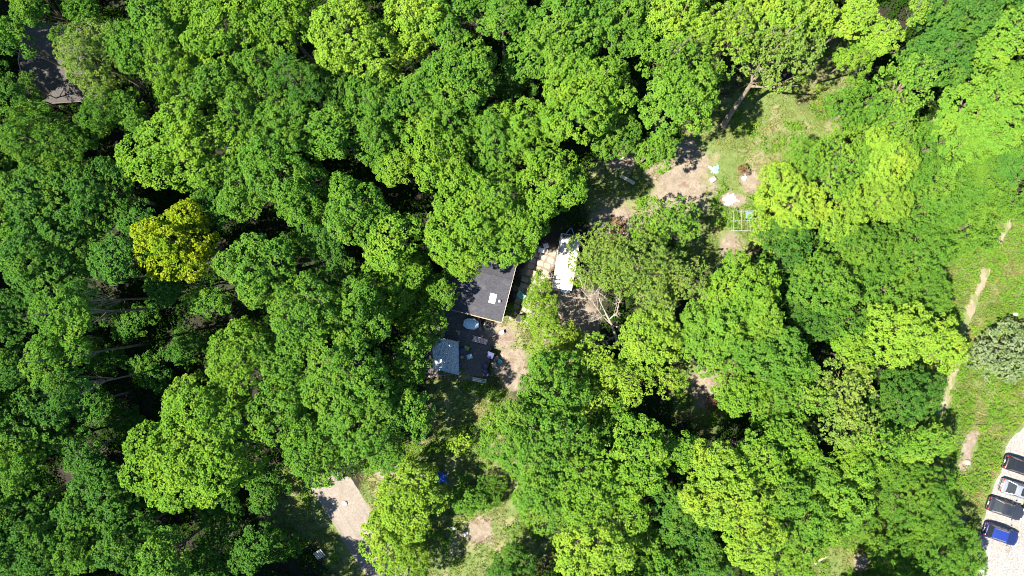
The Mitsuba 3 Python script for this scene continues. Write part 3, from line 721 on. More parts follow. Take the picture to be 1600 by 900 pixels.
# ---------------------------------------------------------------- house
def build_house(label, cx, cy, rot, hl, hd, eave, ridge, roofing, over=.35, skylight=None, trim='raw_wood'):
    t = thing('house', label, 'house')
    to = place(cx, cy, 0, rot)
    x, y = hl - over, hd - over
    pent = Polygon([(-y, 0), (y, 0), (y, eave - .12), (0, ridge - .16), (-y, eave - .12)])
    w = trimesh.creation.extrude_polygon(pent, 2 * x)
    w.vertices = np.c_[w.vertices[:, 2] - x, w.vertices[:, 0], w.vertices[:, 1]]
    w.fix_normals()
    part(t, 'wall', w, 'siding', to)
    for s in (-1, 1):
        q = [(-hl, 0, ridge), (hl, 0, ridge), (hl, s * hd, eave), (-hl, s * hd, eave)]
        q = q[::-1] if s > 0 else q
        r = part(t, 'roof', slab(q, .10), roofing, to)
        part(t, 'fascia', box(0, s * (hd + .018), eave - .09, 2 * hl, .03, .20), trim, to)
        part(t, 'gutter', box(0, s * (hd + .085), eave - .06, 2 * hl, .10, .09, .02), trim, to)
        for e in (-1, 1):
            part(t, 'barge_board', slab([(e * (hl + .015) - .02, 0, ridge + .012), (e * (hl + .015) + .02, 0, ridge + .012), (e * (hl + .015) + .02, s * hd, eave + .012), (e * (hl + .015) - .02, s * hd, eave + .012)][::1 if s < 0 else -1], .2), 'grey_wood', to)
    part(t, 'ridge_cap', trimesh.convex.convex_hull(np.array([(e * (hl + .01), d, ridge + z) for e in (-1, 1) for d, z in ((-.14, -.03), (.14, -.03), (0, .05))])), roofing, to)
    sl = (ridge - eave) / hd
    if skylight:
        sx, sy, sw, sh = skylight
        z = lambda yy: ridge - abs(yy) * sl
        f = part(t, 'skylight', slab([(sx - sw, sy - sh, z(sy - sh) + .10), (sx + sw, sy - sh, z(sy - sh) + .10), (sx + sw, sy + sh, z(sy + sh) + .10), (sx - sw, sy + sh, z(sy + sh) + .10)], .12), 'white_paint', to)
        g = .06
        part(f, 'pane', slab([(sx - sw + g, sy - sh + g, z(sy - sh + g) + .108), (sx + sw - g, sy - sh + g, z(sy - sh + g) + .108), (sx + sw - g, sy + sh - g, z(sy + sh - g) + .108), (sx - sw + g, sy + sh - g, z(sy + sh - g) + .108)], .01), 'skylight_panel', to)
        part(t, 'roof_vent', cat_meshes(cyl(sx + sw + .42, sy - .1, z(sy) - .1, z(sy) + .28, .09), cyl(sx + sw + .42, sy - .1, z(sy) + .28, z(sy) + .34, .17, .05)), 'steel', to)
        part(t, 'cable', tube([(sx + sw + .3, sy - .5, z(sy - .5) + .03), (sx + sw - .1, sy - 1.4, z(sy - 1.4) + .03), (sx + .1, -hd + .05, eave + .04)], .02, 4), 'grey_wood', to)
    for wx, wy, side in ((-hl * .45, -1, 1), (hl * .3, -1, 1), (0, 1, 1)):
        wn = part(t, 'window', box(wx, wy * (y + .02), 1.45, 1.2, .06, 1.0), 'white_paint', to)
        part(wn, 'pane', box(wx, wy * (y + .055), 1.45, 1.06, .02, .86), 'tinted_glass', to)
    d = part(t, 'door', box(x + .02, -.8, 1.02, .06, .9, 2.0), 'grey_wood', to)
    part(d, 'handle', cyl(x + .07, -1.14, .95, 1.07, .025, n=8), 'steel', to)
    return t


build_house('dark grey shingled house with a white skylight in the middle of the wood', -3.75, 1.96, -14.5, 3.95, 5.25, 2.7, 4.0, 'shingle', skylight=(2.2, -2.75, .46, .66))
c = W(84, 92, 4.5)
build_house('black roofed house half hidden by trees at the upper left', c[0], c[1], 4.0, 4.0, 4.7, 3.2, 4.6, 'dark_roofing', trim='dark_deck')

# ---------------------------------------------------------------- trailer
c = W(885.5, 409, 2.8)
t = thing('camper_trailer', 'long white camper trailer with leaf litter on its roof', 'trailer')
to = place(c[0], c[1], 0, -9.7)
TL, TW, TH = 6.7, 2.35, 2.75
prof = Polygon([(-TL / 2, .55), (TL / 2 - .5, .55), (TL / 2, 1.1), (TL / 2 - .05, 2.3), (TL / 2 - .5, TH), (-TL / 2 + .25, TH), (-TL / 2, TH - .3)]).buffer(-.1).buffer(.1)
b = trimesh.creation.extrude_polygon(prof, TW)
b.vertices = np.c_[TW / 2 - b.vertices[:, 2], b.vertices[:, 0], b.vertices[:, 1]]
b.fix_normals()
body = part(t, 'body', b, 'white_paint', to)
part(t, 'roof', box(0, -.1, TH + .012, TW - .12, TL - .75, .05, .02), 'trailer_roofing', to)
for n, y_ in enumerate(np.linspace(-TL / 2 + .7, TL / 2 - 1.2, 6)):
    part(t, 'roof_seam', box(0, y_, TH + .042, TW - .2, .07, .014), 'grey_wood', to)
for e in (-1, 1):
    part(t, 'roof_rail', box(e * (TW / 2 - .02), -.1, TH + .03, .06, TL - .6, .05, .01), 'grey_wood', to)
part(t, 'front_rack', cat_meshes(*[tube([(x, TL / 2 - .62, TH + .16), (x, TL / 2 - .10, TH + .16)], .025, 5) for x in np.linspace(-1.0, 1.0, 6)], tube([(-1.05, TL / 2 - .62, TH + .16), (1.05, TL / 2 - .62, TH + .16)], .03, 5), tube([(-1.05, TL / 2 - .1, TH + .16), (1.05, TL / 2 - .1, TH + .16)], .03, 5),
                                  *[tube([(x, y_, TH - .05), (x, y_, TH + .16)], .025, 5) for x in (-1, 1) for y_ in (TL / 2 - .62, TL / 2 - .3)]), 'steel', to)
part(t, 'front_cover', box(0, TL / 2 - .38, TH + .05, TW - .2, .62, .06, .02), 'black_plastic', to)
for y_ in (-1.7, .9):
    v_ = part(t, 'roof_vent', box(0.1, y_, TH + .075, .46, .46, .09, .03), 'white_paint', to)
    part(v_, 'lid', box(0.1, y_, TH + .14, .40, .40, .03, .01), 'skylight_panel', to)
part(t, 'air_conditioner', box(-.1, -.45, TH + .15, .75, .95, .24, .08), 'white_paint', to)
for e in (-1, 1):
    for y_ in (-2.1, .3, 2.2):
        w_ = part(t, 'window', box(e * (TW / 2 + .012), y_, 1.8, .03, 1.0, .6), 'steel', to)
        part(w_, 'pane', box(e * (TW / 2 + .03), y_, 1.8, .02, .9, .5), 'tinted_glass', to)
    wh = part(t, 'wheel', trimesh.creation.cylinder(radius=.34, height=.22, sections=20, transform=trimesh.transformations.translation_matrix((e * (TW / 2 - .12), -.6, .34)) @ trimesh.transformations.rotation_matrix(math.pi / 2, [0, 1, 0])), 'rubber', to)
    part(wh, 'rim', trimesh.creation.cylinder(radius=.19, height=.23, sections=16, transform=trimesh.transformations.translation_matrix((e * (TW / 2 - .11), -.6, .34)) @ trimesh.transformations.rotation_matrix(math.pi / 2, [0, 1, 0])), 'steel', to)
part(t, 'door', box(TW / 2 + .014, -1.0, 1.55, .03, .7, 1.8), 'white_paint', to)
part(t, 'bumper', box(0, -TL / 2 - .12, .62, TW - .1, .14, .16, .03), 'steel', to)
part(t, 'spare_wheel', cyl(.5, -TL / 2 - .42, .72, .95, .33), 'rubber', to)
part(t, 'tow_bar', cat_meshes(tube([(-.7, TL / 2 - .2, .55), (0, TL / 2 + 1.1, .5)], .05), tube([(.7, TL / 2 - .2, .55), (0, TL / 2 + 1.1, .5)], .05)), 'steel', to)

# ---------------------------------------------------------------- deck and shed
DECK = [(676, 486), (700, 478), (744, 489), (750, 500), (753, 518), (764, 538), (768, 552), (764, 566), (757, 588), (740, 586), (720, 582), (668, 590), (664, 540)]
deck_poly = Polygon([W(*p)[:2] for p in DECK])
t = thing('deck', 'large dark plank deck below the dark grey house, mostly in shade', 'deck')
u, vv = np.array([.974, -.225]), np.array([.225, .974])
boards, edge_boards = [], []
o = np.array(deck_poly.centroid.coords[0])
k = 0
from shapely import affinity
for j in np.arange(-6, 6, .155):
    a = o + vv * j - u * 8
    strip_ = Polygon([a, a + u * 16, a + u * 16 + vv * .145, a + vv * .145])
    q = strip_.intersection(deck_poly)
    for g in getattr(q, 'geoms', [q]):
        if g.area > .05 and g.geom_type == 'Polygon':
            k += 1
            m = trimesh.creation.extrude_polygon(g, .035)
            m.apply_translation((0, 0, .22 + .004 * (k % 3)))
            boards.append(m)
scene[t + '__board'] = mikit.ply(cat_meshes(*boards), 'dark_deck')
labels[t + '__board'] = {'kind': 'stuff'}
fr = trimesh.creation.extrude_polygon(deck_poly.exterior.buffer(.04).intersection(deck_poly.buffer(.05)), .2)
part(t, 'frame', fr, 'raw_wood')
for px, py in ((676, 488), (748, 497), (756, 584), (720, 580), (672, 586)):
    q = W(px, py)
    part(t, 'post', box(q[0], q[1], .55, .1, .1, 1.1), 'grey_wood')

t = thing('shed', 'small open shed under a crinkled blue-grey sheet roof littered with twigs', 'shed')
rc = [W(675, 525, 2.35), W(716, 534, 2.35), W(717, 586, 2.15), W(677, 576, 2.15)]
gu, gv = np.meshgrid(np.linspace(0, 1, 50), np.linspace(0, 1, 50))
P_ = (rc[0] * ((1 - gu) * (1 - gv))[..., None] + rc[1] * (gu * (1 - gv))[..., None] + rc[2] * (gu * gv)[..., None] + rc[3] * ((1 - gu) * gv)[..., None])
P_[..., 2] += .16 * (meshkit.fbm(np.stack([gu * 5 + gv * 3, gv * 7, gu * 0], -1), 4, 3) - .5) + .05 * np.sin((gu * 1.1 + gv * .4) * 40) * meshkit.noise(np.stack([gu * 4, gv * 4, gu * 0], -1), 7)
i, j = np.meshgrid(np.arange(49), np.arange(49), indexing='ij')
q = np.stack([i * 50 + j, (i + 1) * 50 + j, (i + 1) * 50 + j + 1, i * 50 + j + 1], -1).reshape(-1, 4)
f = np.vstack([q[:, [0, 1, 2]], q[:, [0, 2, 3]]])
V_ = P_.reshape(-1, 3)
roof_key = part(t, 'roof', (np.vstack([V_, V_ - [0, 0, .02]]), np.vstack([f, f[:, ::-1] + 2500])), 'tarp', smooth=True)
rng = rngs(19)
tw = []
for _ in range(260):
    a, b = rng.uniform(.03, .95, 2)
    pt = P_[int(b * 49), int(a * 49)]
    ang = rng.normal(.9, .5) + 1.2 * (a - .5)
    L = rng.uniform(.2, .75)
    pts = []
    for s_ in np.linspace(0, 1, 4):
        xy = pt[:2] + np.array([math.cos(ang + s_ * .5), math.sin(ang + s_ * .5)]) * L * s_
        dd = np.abs(P_[..., :2] - xy).sum(-1)
        w_ = np.unravel_index(dd.argmin(), dd.shape)
        if dd.min() > .12:
            break
        pts.append((xy[0], xy[1], P_[w_][2] + .025))
    if len(pts) > 1:
        tw.append(tube(pts, rng.uniform(.018, .038), 4))
scene[roof_key + '__twig'] = mikit.ply(cat_meshes(*tw), 'white_paint')
labels[roof_key + '__twig'] = {'kind': 'stuff'}
for q in rc:
    d_ = (np.mean(rc, 0) - q) * .06
    part(t, 'post', box(q[0] + d_[0], q[1] + d_[1], .25 + (q[2] - .42) / 2, .11, .11, q[2] - .42), 'grey_wood')
part(t, 'front_beam', slab([rc[3] + [0, -.02, -.06], rc[2] + [0, -.02, -.06], rc[2] + [0, .12, -.06], rc[3] + [0, .12, -.06]], .16), 'grey_wood')
part(t, 'side_beam', slab([rc[2] + [-.1, 0, -.08], rc[2] + [.02, 0, -.08], rc[1] + [.02, 0, -.08], rc[1] + [-.1, 0, -.08]], .14), 'grey_wood')
part(t, 'back_wall', slab([rc[0] + [.1, -.12, -.2], rc[1] + [-.1, -.12, -.2], rc[1] + [-.1, -.06, -.2], rc[0] + [.1, -.06, -.2]], 1.8), 'dark_deck')

# ---------------------------------------------------------------- things on and around the deck
Z = .265


def chair_mesh(w=.56, d=.56, seat=.43, back=.85):
    return dict(seat=box(0, 0, seat, w, d, .05, .02), backrest=slab([(-w / 2, d / 2 - .03, back), (-w / 2, d / 2 - .06, seat + .05), (w / 2, d / 2 - .06, seat + .05), (w / 2, d / 2 - .03, back)], .04),
                legs=[box(sx * (w / 2 - .04), sy * (d / 2 - .04), seat / 2 - .01, .045, .045, seat - .03) for sx in (-1, 1) for sy in (-1, 1)], arms=[box(sx * (w / 2 + .02), 0, seat + .22, .06, d, .035, .01) for sx in (-1, 1)])


def chair(px, py, rot, m, label, z=Z):
    q = W(px, py, z + .4)
    t = thing('garden_chair', label, 'chair')
    to = place(q[0], q[1], z, rot)
    c_ = chair_mesh()
    part(t, 'seat', c_['seat'], m, to)
    part(t, 'backrest', c_['backrest'], m, to)
    for l in c_['legs']:
        part(t, 'leg', l, m, to)
    for l in c_['arms']:
        part(t, 'armrest', l, m, to)


def bin_(px, py, rot, m, lid, label, size=(.6, .75, .95), z=Z, name='storage_bin', cat='bin'):
    q = W(px, py, z + size[2])
    t = thing(name, label, cat)
    to = place(q[0], q[1], z, rot)
    sx, sy, sz = size
    b = box(0, 0, sz / 2, sx, sy, sz, .04)
    b.vertices[:, :2] *= (1 - .12 * (1 - b.vertices[:, 2:] / sz))
    part(t, 'body', b, m, to)
    part(t, 'lid', box(0, 0, sz + .028, sx + .05, sy + .05, .05, .02), lid, to)
    part(t, 'handle', tube([(-sx * .35, -sy / 2 - .05, sz - .02), (sx * .35, -sy / 2 - .05, sz - .02)], .02, 6), m, to)


# hot tub with a domed cover
q = W(736, 506, 1.0)
t = thing('hot_tub', 'pale blue hot tub with a domed cover beside the lower edge of the dark roof', 'hot tub')
to = place(q[0], q[1], Z, -8)
ang = np.radians([-150, -115, -65, -25, 25, 65, 115, 150])
oct_ = np.c_[1.0 * np.sign(np.cos(ang)) * np.minimum(1, np.abs(np.cos(ang)) * 1.15), .66 * np.sin(ang) / np.sin(np.radians(65))]
oct_ = np.clip(oct_, [-.95, -.68], [.95, .68])
part(t, 'tub', rect_prism(oct_ * .94, 0, .72), 'grey_wood', to)
rings = [(1.0, .725), (1.0, .80), (.92, .87), (.6, .94), (.2, .97)]
V_ = np.vstack([np.c_[oct_ * s_, np.full(8, z_)] for s_, z_ in rings] + [[[0, 0, .975]]])
f = []
for a in range(4):
    for b in range(8):
        f += [(a * 8 + b, a * 8 + (b + 1) % 8, a * 8 + 8 + (b + 1) % 8), (a * 8 + b, a * 8 + 8 + (b + 1) % 8, a * 8 + 8 + b)]
f += [(32 + b, 32 + (b + 1) % 8, 40) for b in range(8)]
part(t, 'cover', trimesh.Trimesh(V_, f, process=False), 'pale_blue', to)
part(t, 'cover_strap', box(0, 0, .99, .08, .9, .02), 'white_paint', to)

# fire ring
q = W(763, 508)
t = thing('fire_ring', 'round stone fire ring at the lower right corner of the dark roof', 'fire pit')
rng = rngs(4)
for a in np.arange(12) * math.pi / 6:
    s = trimesh.creation.icosphere(subdivisions=2, radius=.15)
    s.vertices *= (1 + .35 * (meshkit.fbm(s.vertices * 6 + a * 9, 2, 2) - .5))[:, None] * [1, 1, .8]
    s.apply_translation((q[0] + .5 * math.cos(a), q[1] + .5 * math.sin(a), .09))
    part(t, 'stone', s, 'stone', smooth=True)
part(t, 'ash_bed', cyl(q[0], q[1], .008, .06, .42, .38), 'ash')
for a in (.3, 1.5, 2.5):
    part(t, 'log', tube([(q[0] - .3 * math.cos(a), q[1] - .3 * math.sin(a), .10), (q[0] + .3 * math.cos(a), q[1] + .3 * math.sin(a), .16)], .05, 7), 'raw_wood')

# pink lounger
q = W(749, 531, .4)
t = thing('sun_lounger', 'pink and white sun lounger at the right edge of the deck', 'sun lounger')
to = place(q[0], q[1], 0.0 + Z, -14)
part(t, 'mattress', box(-.15, 0, .36, 1.3, .62, .09, .04), 'pink_cloth', to)
part(t, 'headrest', slab([(.5, -.31, .38), (1.0, -.31, .60), (1.0, .31, .60), (.5, .31, .38)], .08), 'pink_cloth', to)
part(t, 'frame', cat_meshes(box(0, -.33, .28, 1.9, .04, .04), box(0, .33, .28, 1.9, .04, .04)), 'white_paint', to)
for sx in (-.8, .75):
    for sy in (-.3, .3):
        part(t, 'leg', box(sx, sy, .13, .04, .04, .26), 'white_paint', to)

# pots
for (px, py, r, m, lab) in ((690.5, 515.5, .27, 'terracotta', 'tan pot standing on the deck above the sheet roofed shed, middle of three'), (691.5, 523, .25, 'stone', 'grey pot closest to the sheet roofed shed, lowest of three'), (693, 510, .17, 'terracotta', 'small tan pot on the dark deck, topmost of three')):
    q = W(px, py, .7)
    t = thing('plant_pot', lab, 'pot')
    part(t, 'body', cyl(q[0], q[1], Z, Z + .5, r * .75, r, 18), m)
    part(t, 'rim', cat_meshes(cyl(q[0], q[1], Z + .5, Z + .56, r * 1.08, r * 1.08, 18)), m)
    part(t, 'soil', cyl(q[0], q[1], Z + .562, Z + .575, r * .9, r * .9, 18), 'pale_stone')

chair(734, 557, 20, 'pale_blue', 'pale blue garden chair in the middle of the deck')
chair(760, 584, -60, 'dark_blue', 'dark blue garden chair at the lower right corner of the deck')
chair(757, 573, 110, 'dark_blue', 'dark blue garden chair above the one at the lower right deck corner')
chair(1113, 281, 35, 'white_paint', 'white chair in the grass right of the bare dirt, upper clearing', z=0)
bin_(766, 555, -20, 'blue_plastic', 'dark_blue', 'blue storage bin at the right edge of the deck', (.8, .72, .9))
bin_(722, 548, 10, 'dark_blue', 'dark_blue', 'dark blue chest beside the right edge of the sheet roofed shed', (.85, .55, .6))
bin_(781, 565, -25, 'teal_plastic', 'teal_plastic', 'small teal tub at the edge of the sunlit yard, right of the deck', (.42, .38, .45), z=0, name='tub', cat='tub')
bin_(772, 570, 8, 'red_brown', 'raw_wood', 'red-brown crate right of the deck, below the blue bin', (.5, .55, .5), z=0, name='crate', cat='crate')
bin_(775, 559, 30, 'black_plastic', 'black_plastic', 'black crate between the blue bin and the teal tub', (.5, .5, .5), z=0, name='crate', cat='crate')
bin_(811, 497, -15, 'black_plastic', 'black_plastic', 'black bin on the pale patio right of the house', (.55, .75, 1.0), z=0)
bin_(784, 519, 20, 'white_paint', 'skylight_panel', 'white box on the sunlit yard right of the fire ring', (.5, .36, .4), z=0, name='box', cat='box')
bin_(832, 427, -14, 'raw_wood', 'terracotta', 'tan wooden crate on the patio left of the white trailer', (1.25, .68, .55), z=0, name='crate', cat='crate')
bin_(853, 384, 15, 'steel', 'skylight_panel', 'grey metal box in the shade left of the white trailer, upper one', (.6, .5, .6), z=0, name='box', cat='box')
bin_(846, 391, -10, 'black_plastic', 'steel', 'dark box in the shade left of the white trailer, lower one', (.7, .55, .5), z=0, name='box', cat='box')
bin_(883, 452, -10, 'steel', 'pale_blue', 'grey metal tank box behind the lower end of the white trailer', (.9, .8, .9), z=0, name='box', cat='box')
q = W(729, 544, .7)
t = thing('side_table', 'small yellow-green table on the deck', 'table')
to = place(q[0], q[1], Z, -20)
part(t, 'top', box(0, 0, .46, .62, .5, .04, .015), 'yellow_green_cloth', to)
for sx in (-1, 1):
    for sy in (-1, 1):
        part(t, 'leg', box(sx * .26, sy * .2, .21, .04, .04, .44), 'grey_wood', to)
q = W(722, 558, .5)
t = thing('stool', 'round brown stool on the deck beside the sheet roofed shed', 'stool')
part(t, 'seat', cyl(q[0], q[1], Z + .40, Z + .46, .2), 'terracotta')
for a in (0, 2.1, 4.2):
    part(t, 'leg', tube([(q[0] + .1 * math.cos(a), q[1] + .1 * math.sin(a), Z + .4), (q[0] + .18 * math.cos(a), q[1] + .18 * math.sin(a), Z)], .02, 6), 'grey_wood')
# steps below the deck
t = thing('bench', 'white slatted bench along the lower edge of the deck', 'bench')
q = W(749, 594, .45)
to = place(q[0], q[1], 0, -10)
for n in range(3):
    part(t, 'slat', box(0, -.17 + n * .17, .44, 1.75, .12, .035, .01), 'white_paint' if n < 2 else 'grey_wood', to)
for sx in (-.75, .75):
    part(t, 'leg', box(sx, 0, .21, .08, .4, .42), 'grey_wood', to)
# green parasol folded? a green hose reel by the house
q = W(815, 462, .6)
t = thing('wheelbarrow', 'green wheelbarrow on the patio at the right side of the house', 'wheelbarrow')
to = place(q[0], q[1], 0, 50)
tray = trimesh.convex.convex_hull(np.array([(sx * w_, sy * l_ + (0.1 if sy > 0 else 0), z_) for sx in (-1, 1) for sy in (-1, 1) for w_, l_, z_ in ((.20, .25, .34), (.33, .45, .58))]))
part(t, 'tray', tray, 'mint_plastic', to)
part(t, 'load', box(0, .05, .60, .5, .7, .05, .02), 'teal_plastic', to)
part(t, 'wheel', trimesh.creation.cylinder(radius=.19, height=.08, sections=18, transform=trimesh.transformations.translation_matrix((0, .72, .19)) @ trimesh.transformations.rotation_matrix(math.pi / 2, [0, 1, 0])), 'rubber', to)
for e in (-1, 1):
    part(t, 'handle', tube([(e * .06, .72, .2), (e * .24, -.2, .36), (e * .3, -.95, .55)], .02, 6), 'steel', to)
    part(t, 'leg', tube([(e * .22, -.2, .34), (e * .22, -.3, .01)], .018, 6), 'steel', to)

# patio of pale stone slabs, each its own
t = thing('patio', 'pale stone slab patio between the house and the white trailer', 'patio')
rng = rngs(8)
pc = np.array([W(*p)[:2] for p in [(852, 392), (828, 450), (812, 500)]])
for s_ in np.linspace(0, 1, 13):
    m_ = np.array([np.interp(s_, [0, .5, 1], pc[:, j]) for j in (0, 1)])
    for o_ in (-.95, 0, .95):
        w_, h_ = rng.uniform(.36, .46), rng.uniform(.27, .33)
        ctr = m_ + np.array([.94, -.34]) * (o_ + rng.uniform(-.08, .08)) + rng.normal(0, .03, 2)
        poly = [(a_ * w_ * rng.uniform(.85, 1.05), b_ * h_ * rng.uniform(.85, 1.05)) for a_, b_ in ((-1, -1), (0, -1.05), (1, -1), (1.05, 0), (1, 1), (-.1, 1.05), (-1, 1))]
        part(t, 'slab', rect_prism(poly, .004, rng.uniform(.035, .06)), 'pale_stone', place(ctr[0], ctr[1], 0, -20 + rng.uniform(-9, 9)))


# ---------------------------------------------------------------- clearing
def crumpled(px, py, w, d, h, rot, seed, pile=1.0):
    """a crumpled sheet lying on the ground"""
    n = 26
    gx, gy = np.meshgrid(np.linspace(-1, 1, n), np.linspace(-1, 1, n))
    r = np.maximum(np.abs(gx), np.abs(gy))
    p3 = np.stack([gx * 2.5, gy * 2.5, gx * 0 + seed], -1)
    wob = 1 + 1.5 * (meshkit.fbm(p3, 3, seed) - .5)
    z = .03 + h * (meshkit.fbm(p3 * 1.3, 4, seed + 1) ** 1.5) * np.clip(1.15 - r, .06, 1) * pile
    v = np.stack([gx * w / 2 * wob, gy * d / 2 * wob, z], -1).reshape(-1, 3)
    i, j = np.meshgrid(np.arange(n - 1), np.arange(n - 1), indexing='ij')
    q = np.stack([i * n + j, i * n + j + 1, (i + 1) * n + j + 1, (i + 1) * n + j], -1).reshape(-1, 4)
    f = np.vstack([q[:, [0, 1, 2]], q[:, [0, 2, 3]]])
    c = W(px, py)
    return (np.vstack([v, v - [0, 0, .015]]), np.vstack([f, f[:, ::-1] + n * n])), place(c[0], c[1], 0, rot)


m, to = crumpled(1141, 312, 1.5, 1.1, .7, 25, 3)
single('white_sheet', 'crumpled white sheet above the pipe frame in the clearing', 'sheet', m, 'white_paint', to, smooth=True)
m, to = crumpled(1116, 265, .95, .85, .35, 10, 5)
single('green_sheet', 'small mint green plastic sheet in the grass right of the bare dirt', 'sheet', m, 'mint_plastic', to, smooth=True)
m, to = crumpled(688, 746, 1.45, 1.35, 1.3, 15, 8)
single('blue_sheet', 'bright blue plastic sheet heap in the shade of the lower lawn', 'tarp', m, 'blue_sheeting', to, smooth=True)
m, to = crumpled(1163, 277, .7, .5, .35, 70, 12)
single('white_bag', 'small white bag at the right edge of the upper clearing', 'bag', m, 'white_paint', to, smooth=True)
m, to = crumpled(118, 149, .9, .9, .9, 5, 14)
single('white_sheet', 'small white sheet by the lower right corner of the black roofed house', 'sheet', m, 'white_paint', to, smooth=True)
for px, py, sd, lab in ((707, 826, 21, 'small white bag left of the dirt spot on the lower lawn, left one of two'), (727, 834, 23, 'small white bag left of the dirt spot on the lower lawn, right one of two')):
    m, to = crumpled(px, py, .55, .5, .4, 30, sd)
    single('white_bag', lab, 'bag', m, 'white_paint', to, smooth=True)

t = thing('pipe_frame', 'low frame of pale metal pipes in two rows of cells in the clearing', 'frame')
fc = [W(1142, 331)[:2], W(1179, 330)[:2], W(1181, 360)[:2], W(1142, 361)[:2]]
pt = lambda a, b, z: np.append((1 - a) * (1 - b) * fc[0] + a * (1 - b) * fc[1] + a * b * fc[2] + (1 - a) * b * fc[3], z)
for z_ in (.05, .95):
    for b in (0, .5, 1):
        part(t, 'rail', tube([pt(-.08, b, z_), pt(1.08, b, z_)], .027, 6), 'galvanised')
    for a in (0, .33, .66, 1):
        part(t, 'cross_rail', tube([pt(a, -.05, z_ + .07), pt(a, 1.05, z_ + .07)], .024, 6), 'galvanised')
for a in (0, .33, .66, 1):
    for b in (0, .5, 1):
        part(t, 'upright', tube([pt(a, b, 0), pt(a, b, 1.08)], .03, 6), 'galvanised')
part(t, 'panel', slab([pt(.5, .42, 1.06), pt(.82, .42, 1.06), pt(.82, .05, 1.06), pt(.5, .05, 1.06)], .03), mat('faded_panel', (.10, .17, .18), .5))
a_, b_ = W(970, 275), W(991, 287)
t = single('timber_beam', 'pale timber beam lying at the edge of the shaded clearing', 'beam', box(0, 0, .13, np.linalg.norm(b_ - a_), .42, .24, .03), 'grey_wood', place(*((a_ + b_) / 2)[:2], 0, math.degrees(math.atan2(b_[1] - a_[1], b_[0] - a_[0]))))
t = thing('board_pile', 'small pile of pale broken boards above the timber beam in the clearing', 'wood pile')
rng = rngs(6)
for n in range(7):
    q = W(966 + rng.uniform(-9, 9), 248 + rng.uniform(-7, 7))
    part(t, 'board', box(0, 0, .06 + .05 * n, rng.uniform(.6, 1.3), .17, .035), ['grey_wood', 'terracotta'][n % 2], place(q[0], q[1], 0, rng.uniform(-50, 40)))
q = W(498, 867, .6)
t = thing('pallet', 'grey wooden pallet leaning in the shade left of the dirt road', 'pallet')
to = T().translate([float(q[0]), float(q[1]), .38]).rotate([0, 0, 1], 28).rotate([1, 0, 0], 24)
for n in range(5):
    part(t, 'slat', box(-.48 + n * .24, 0, .06, .15, 1.15, .03), 'grey_wood', to)
for n in range(3):
    part(t, 'bearer', box(0, -.5 + n * .5, 0, 1.15, .1, .09), 'raw_wood', to)


def rock(px, py, r, label, m='pale_stone', seed=1):
    s = trimesh.creation.icosphere(subdivisions=3, radius=r)
    s.vertices *= (1 + .6 * (meshkit.fbm(s.vertices / r * 1.6 + seed * 11, 3, seed) - .5))[:, None] * [1, .85, .55]
    q = W(px, py)
    s.apply_translation((q[0], q[1], r * .2))
    single('rock', label, 'rock', s, m, smooth=40)


rock(539, 786, .32, 'small pale stone lying on the dirt road', 'white_paint', 2)
rock(1488, 814, .42, 'flat pale rock in the meadow left of the blue car, left one', 'pale_stone', 3)
rock(1497, 815, .55, 'flat pale rock in the meadow left of the blue car, right one', 'stone', 4)
rock(1511, 722, .42, 'pale rock at the lower end of the bare strip in the meadow', 'pale_stone', 5)
rock(1586, 492, .4, 'pale rock in the meadow above the silvery bush', 'stone', 6)

# ---------------------------------------------------------------- dead wood
def twiggy(rng, pts, r, depth=2, n=4, spread=.6):
    pts = np.array(pts, float)
    ms = [tube(pts, np.linspace(r, r * .35, len(pts)), 6)]
    if depth:
        seg = np.linalg.norm(pts[-1] - pts[0])
        for _ in range(n):
            s = rng.uniform(.25, .98)
            i = s * (len(pts) - 1)
            a = pts[int(i)] + (pts[min(int(i) + 1, len(pts) - 1)] - pts[int(i)]) * (i % 1)
            d = unit(unit(pts[-1] - pts[0]) + rng.normal(0, spread, 3) + [0, 0, .05])
            L = seg * rng.uniform(.25, .5)
            b = a + d * L
            m_ = (a + b) / 2 + rng.normal(0, .08, 3) * L
            m_[2], b[2] = max(m_[2], .03), max(b[2], .03)
            ms += twiggy(rng, [a, m_, b], r * .42, depth - 1, n, spread)
    return ms


rng = rngs(31)
key = thing('dead_tree', 'bare grey dead tree with forked branches right of the pale yard', 'tree')
part(key, 'trunk', tube([W(966, 545, 0), W(962, 525, 1.6), W(956, 508, 3.0), W(947, 490, 4.2)], [.20, .17, .14, .10], 8), 'bark_pale')
for pts in ([(956, 508, 3.0), (940, 492, 4.2), (926, 472, 5.3), (908, 452, 6.4)], [(948, 492, 4.0), (930, 494, 4.6), (913, 490, 5.4)], [(947, 490, 4.2), (937, 470, 5.2), (934, 452, 6.0)],
            [(956, 508, 3.0), (968, 512, 3.6), (978, 520, 4.2)], [(962, 525, 1.6), (952, 530, 2.4), (945, 536, 3.0)], [(951, 500, 3.5), (964, 488, 4.4), (968, 470, 5.2)]):
    part(key, 'branch', cat_meshes(*twiggy(rng, [W(*p) for p in pts], .075, 2, 9, .75)), 'bark_pale', smooth=True)


def brush(px, py, r, label, m='bark_pale', n=12, h=.8, seed=1):
    rng = rngs(seed)
    q = W(px, py)
    ms = []
    for _ in range(n):
        a = rng.uniform(0, 2 * math.pi)
        s = np.array([q[0] + rng.normal(0, r * .35), q[1] + rng.normal(0, r * .35), rng.uniform(.03, h * .5)])
        e = s + [r * math.cos(a), r * math.sin(a), rng.uniform(0, h)]
        ms += twiggy(rng, [s, (s + e) / 2 + rng.normal(0, .08, 3) * r + [0, 0, .05], e], .03, 1, 4, .5)
    single('brush_pile', label, 'dead branches', cat_meshes(*ms), m, smooth=True)


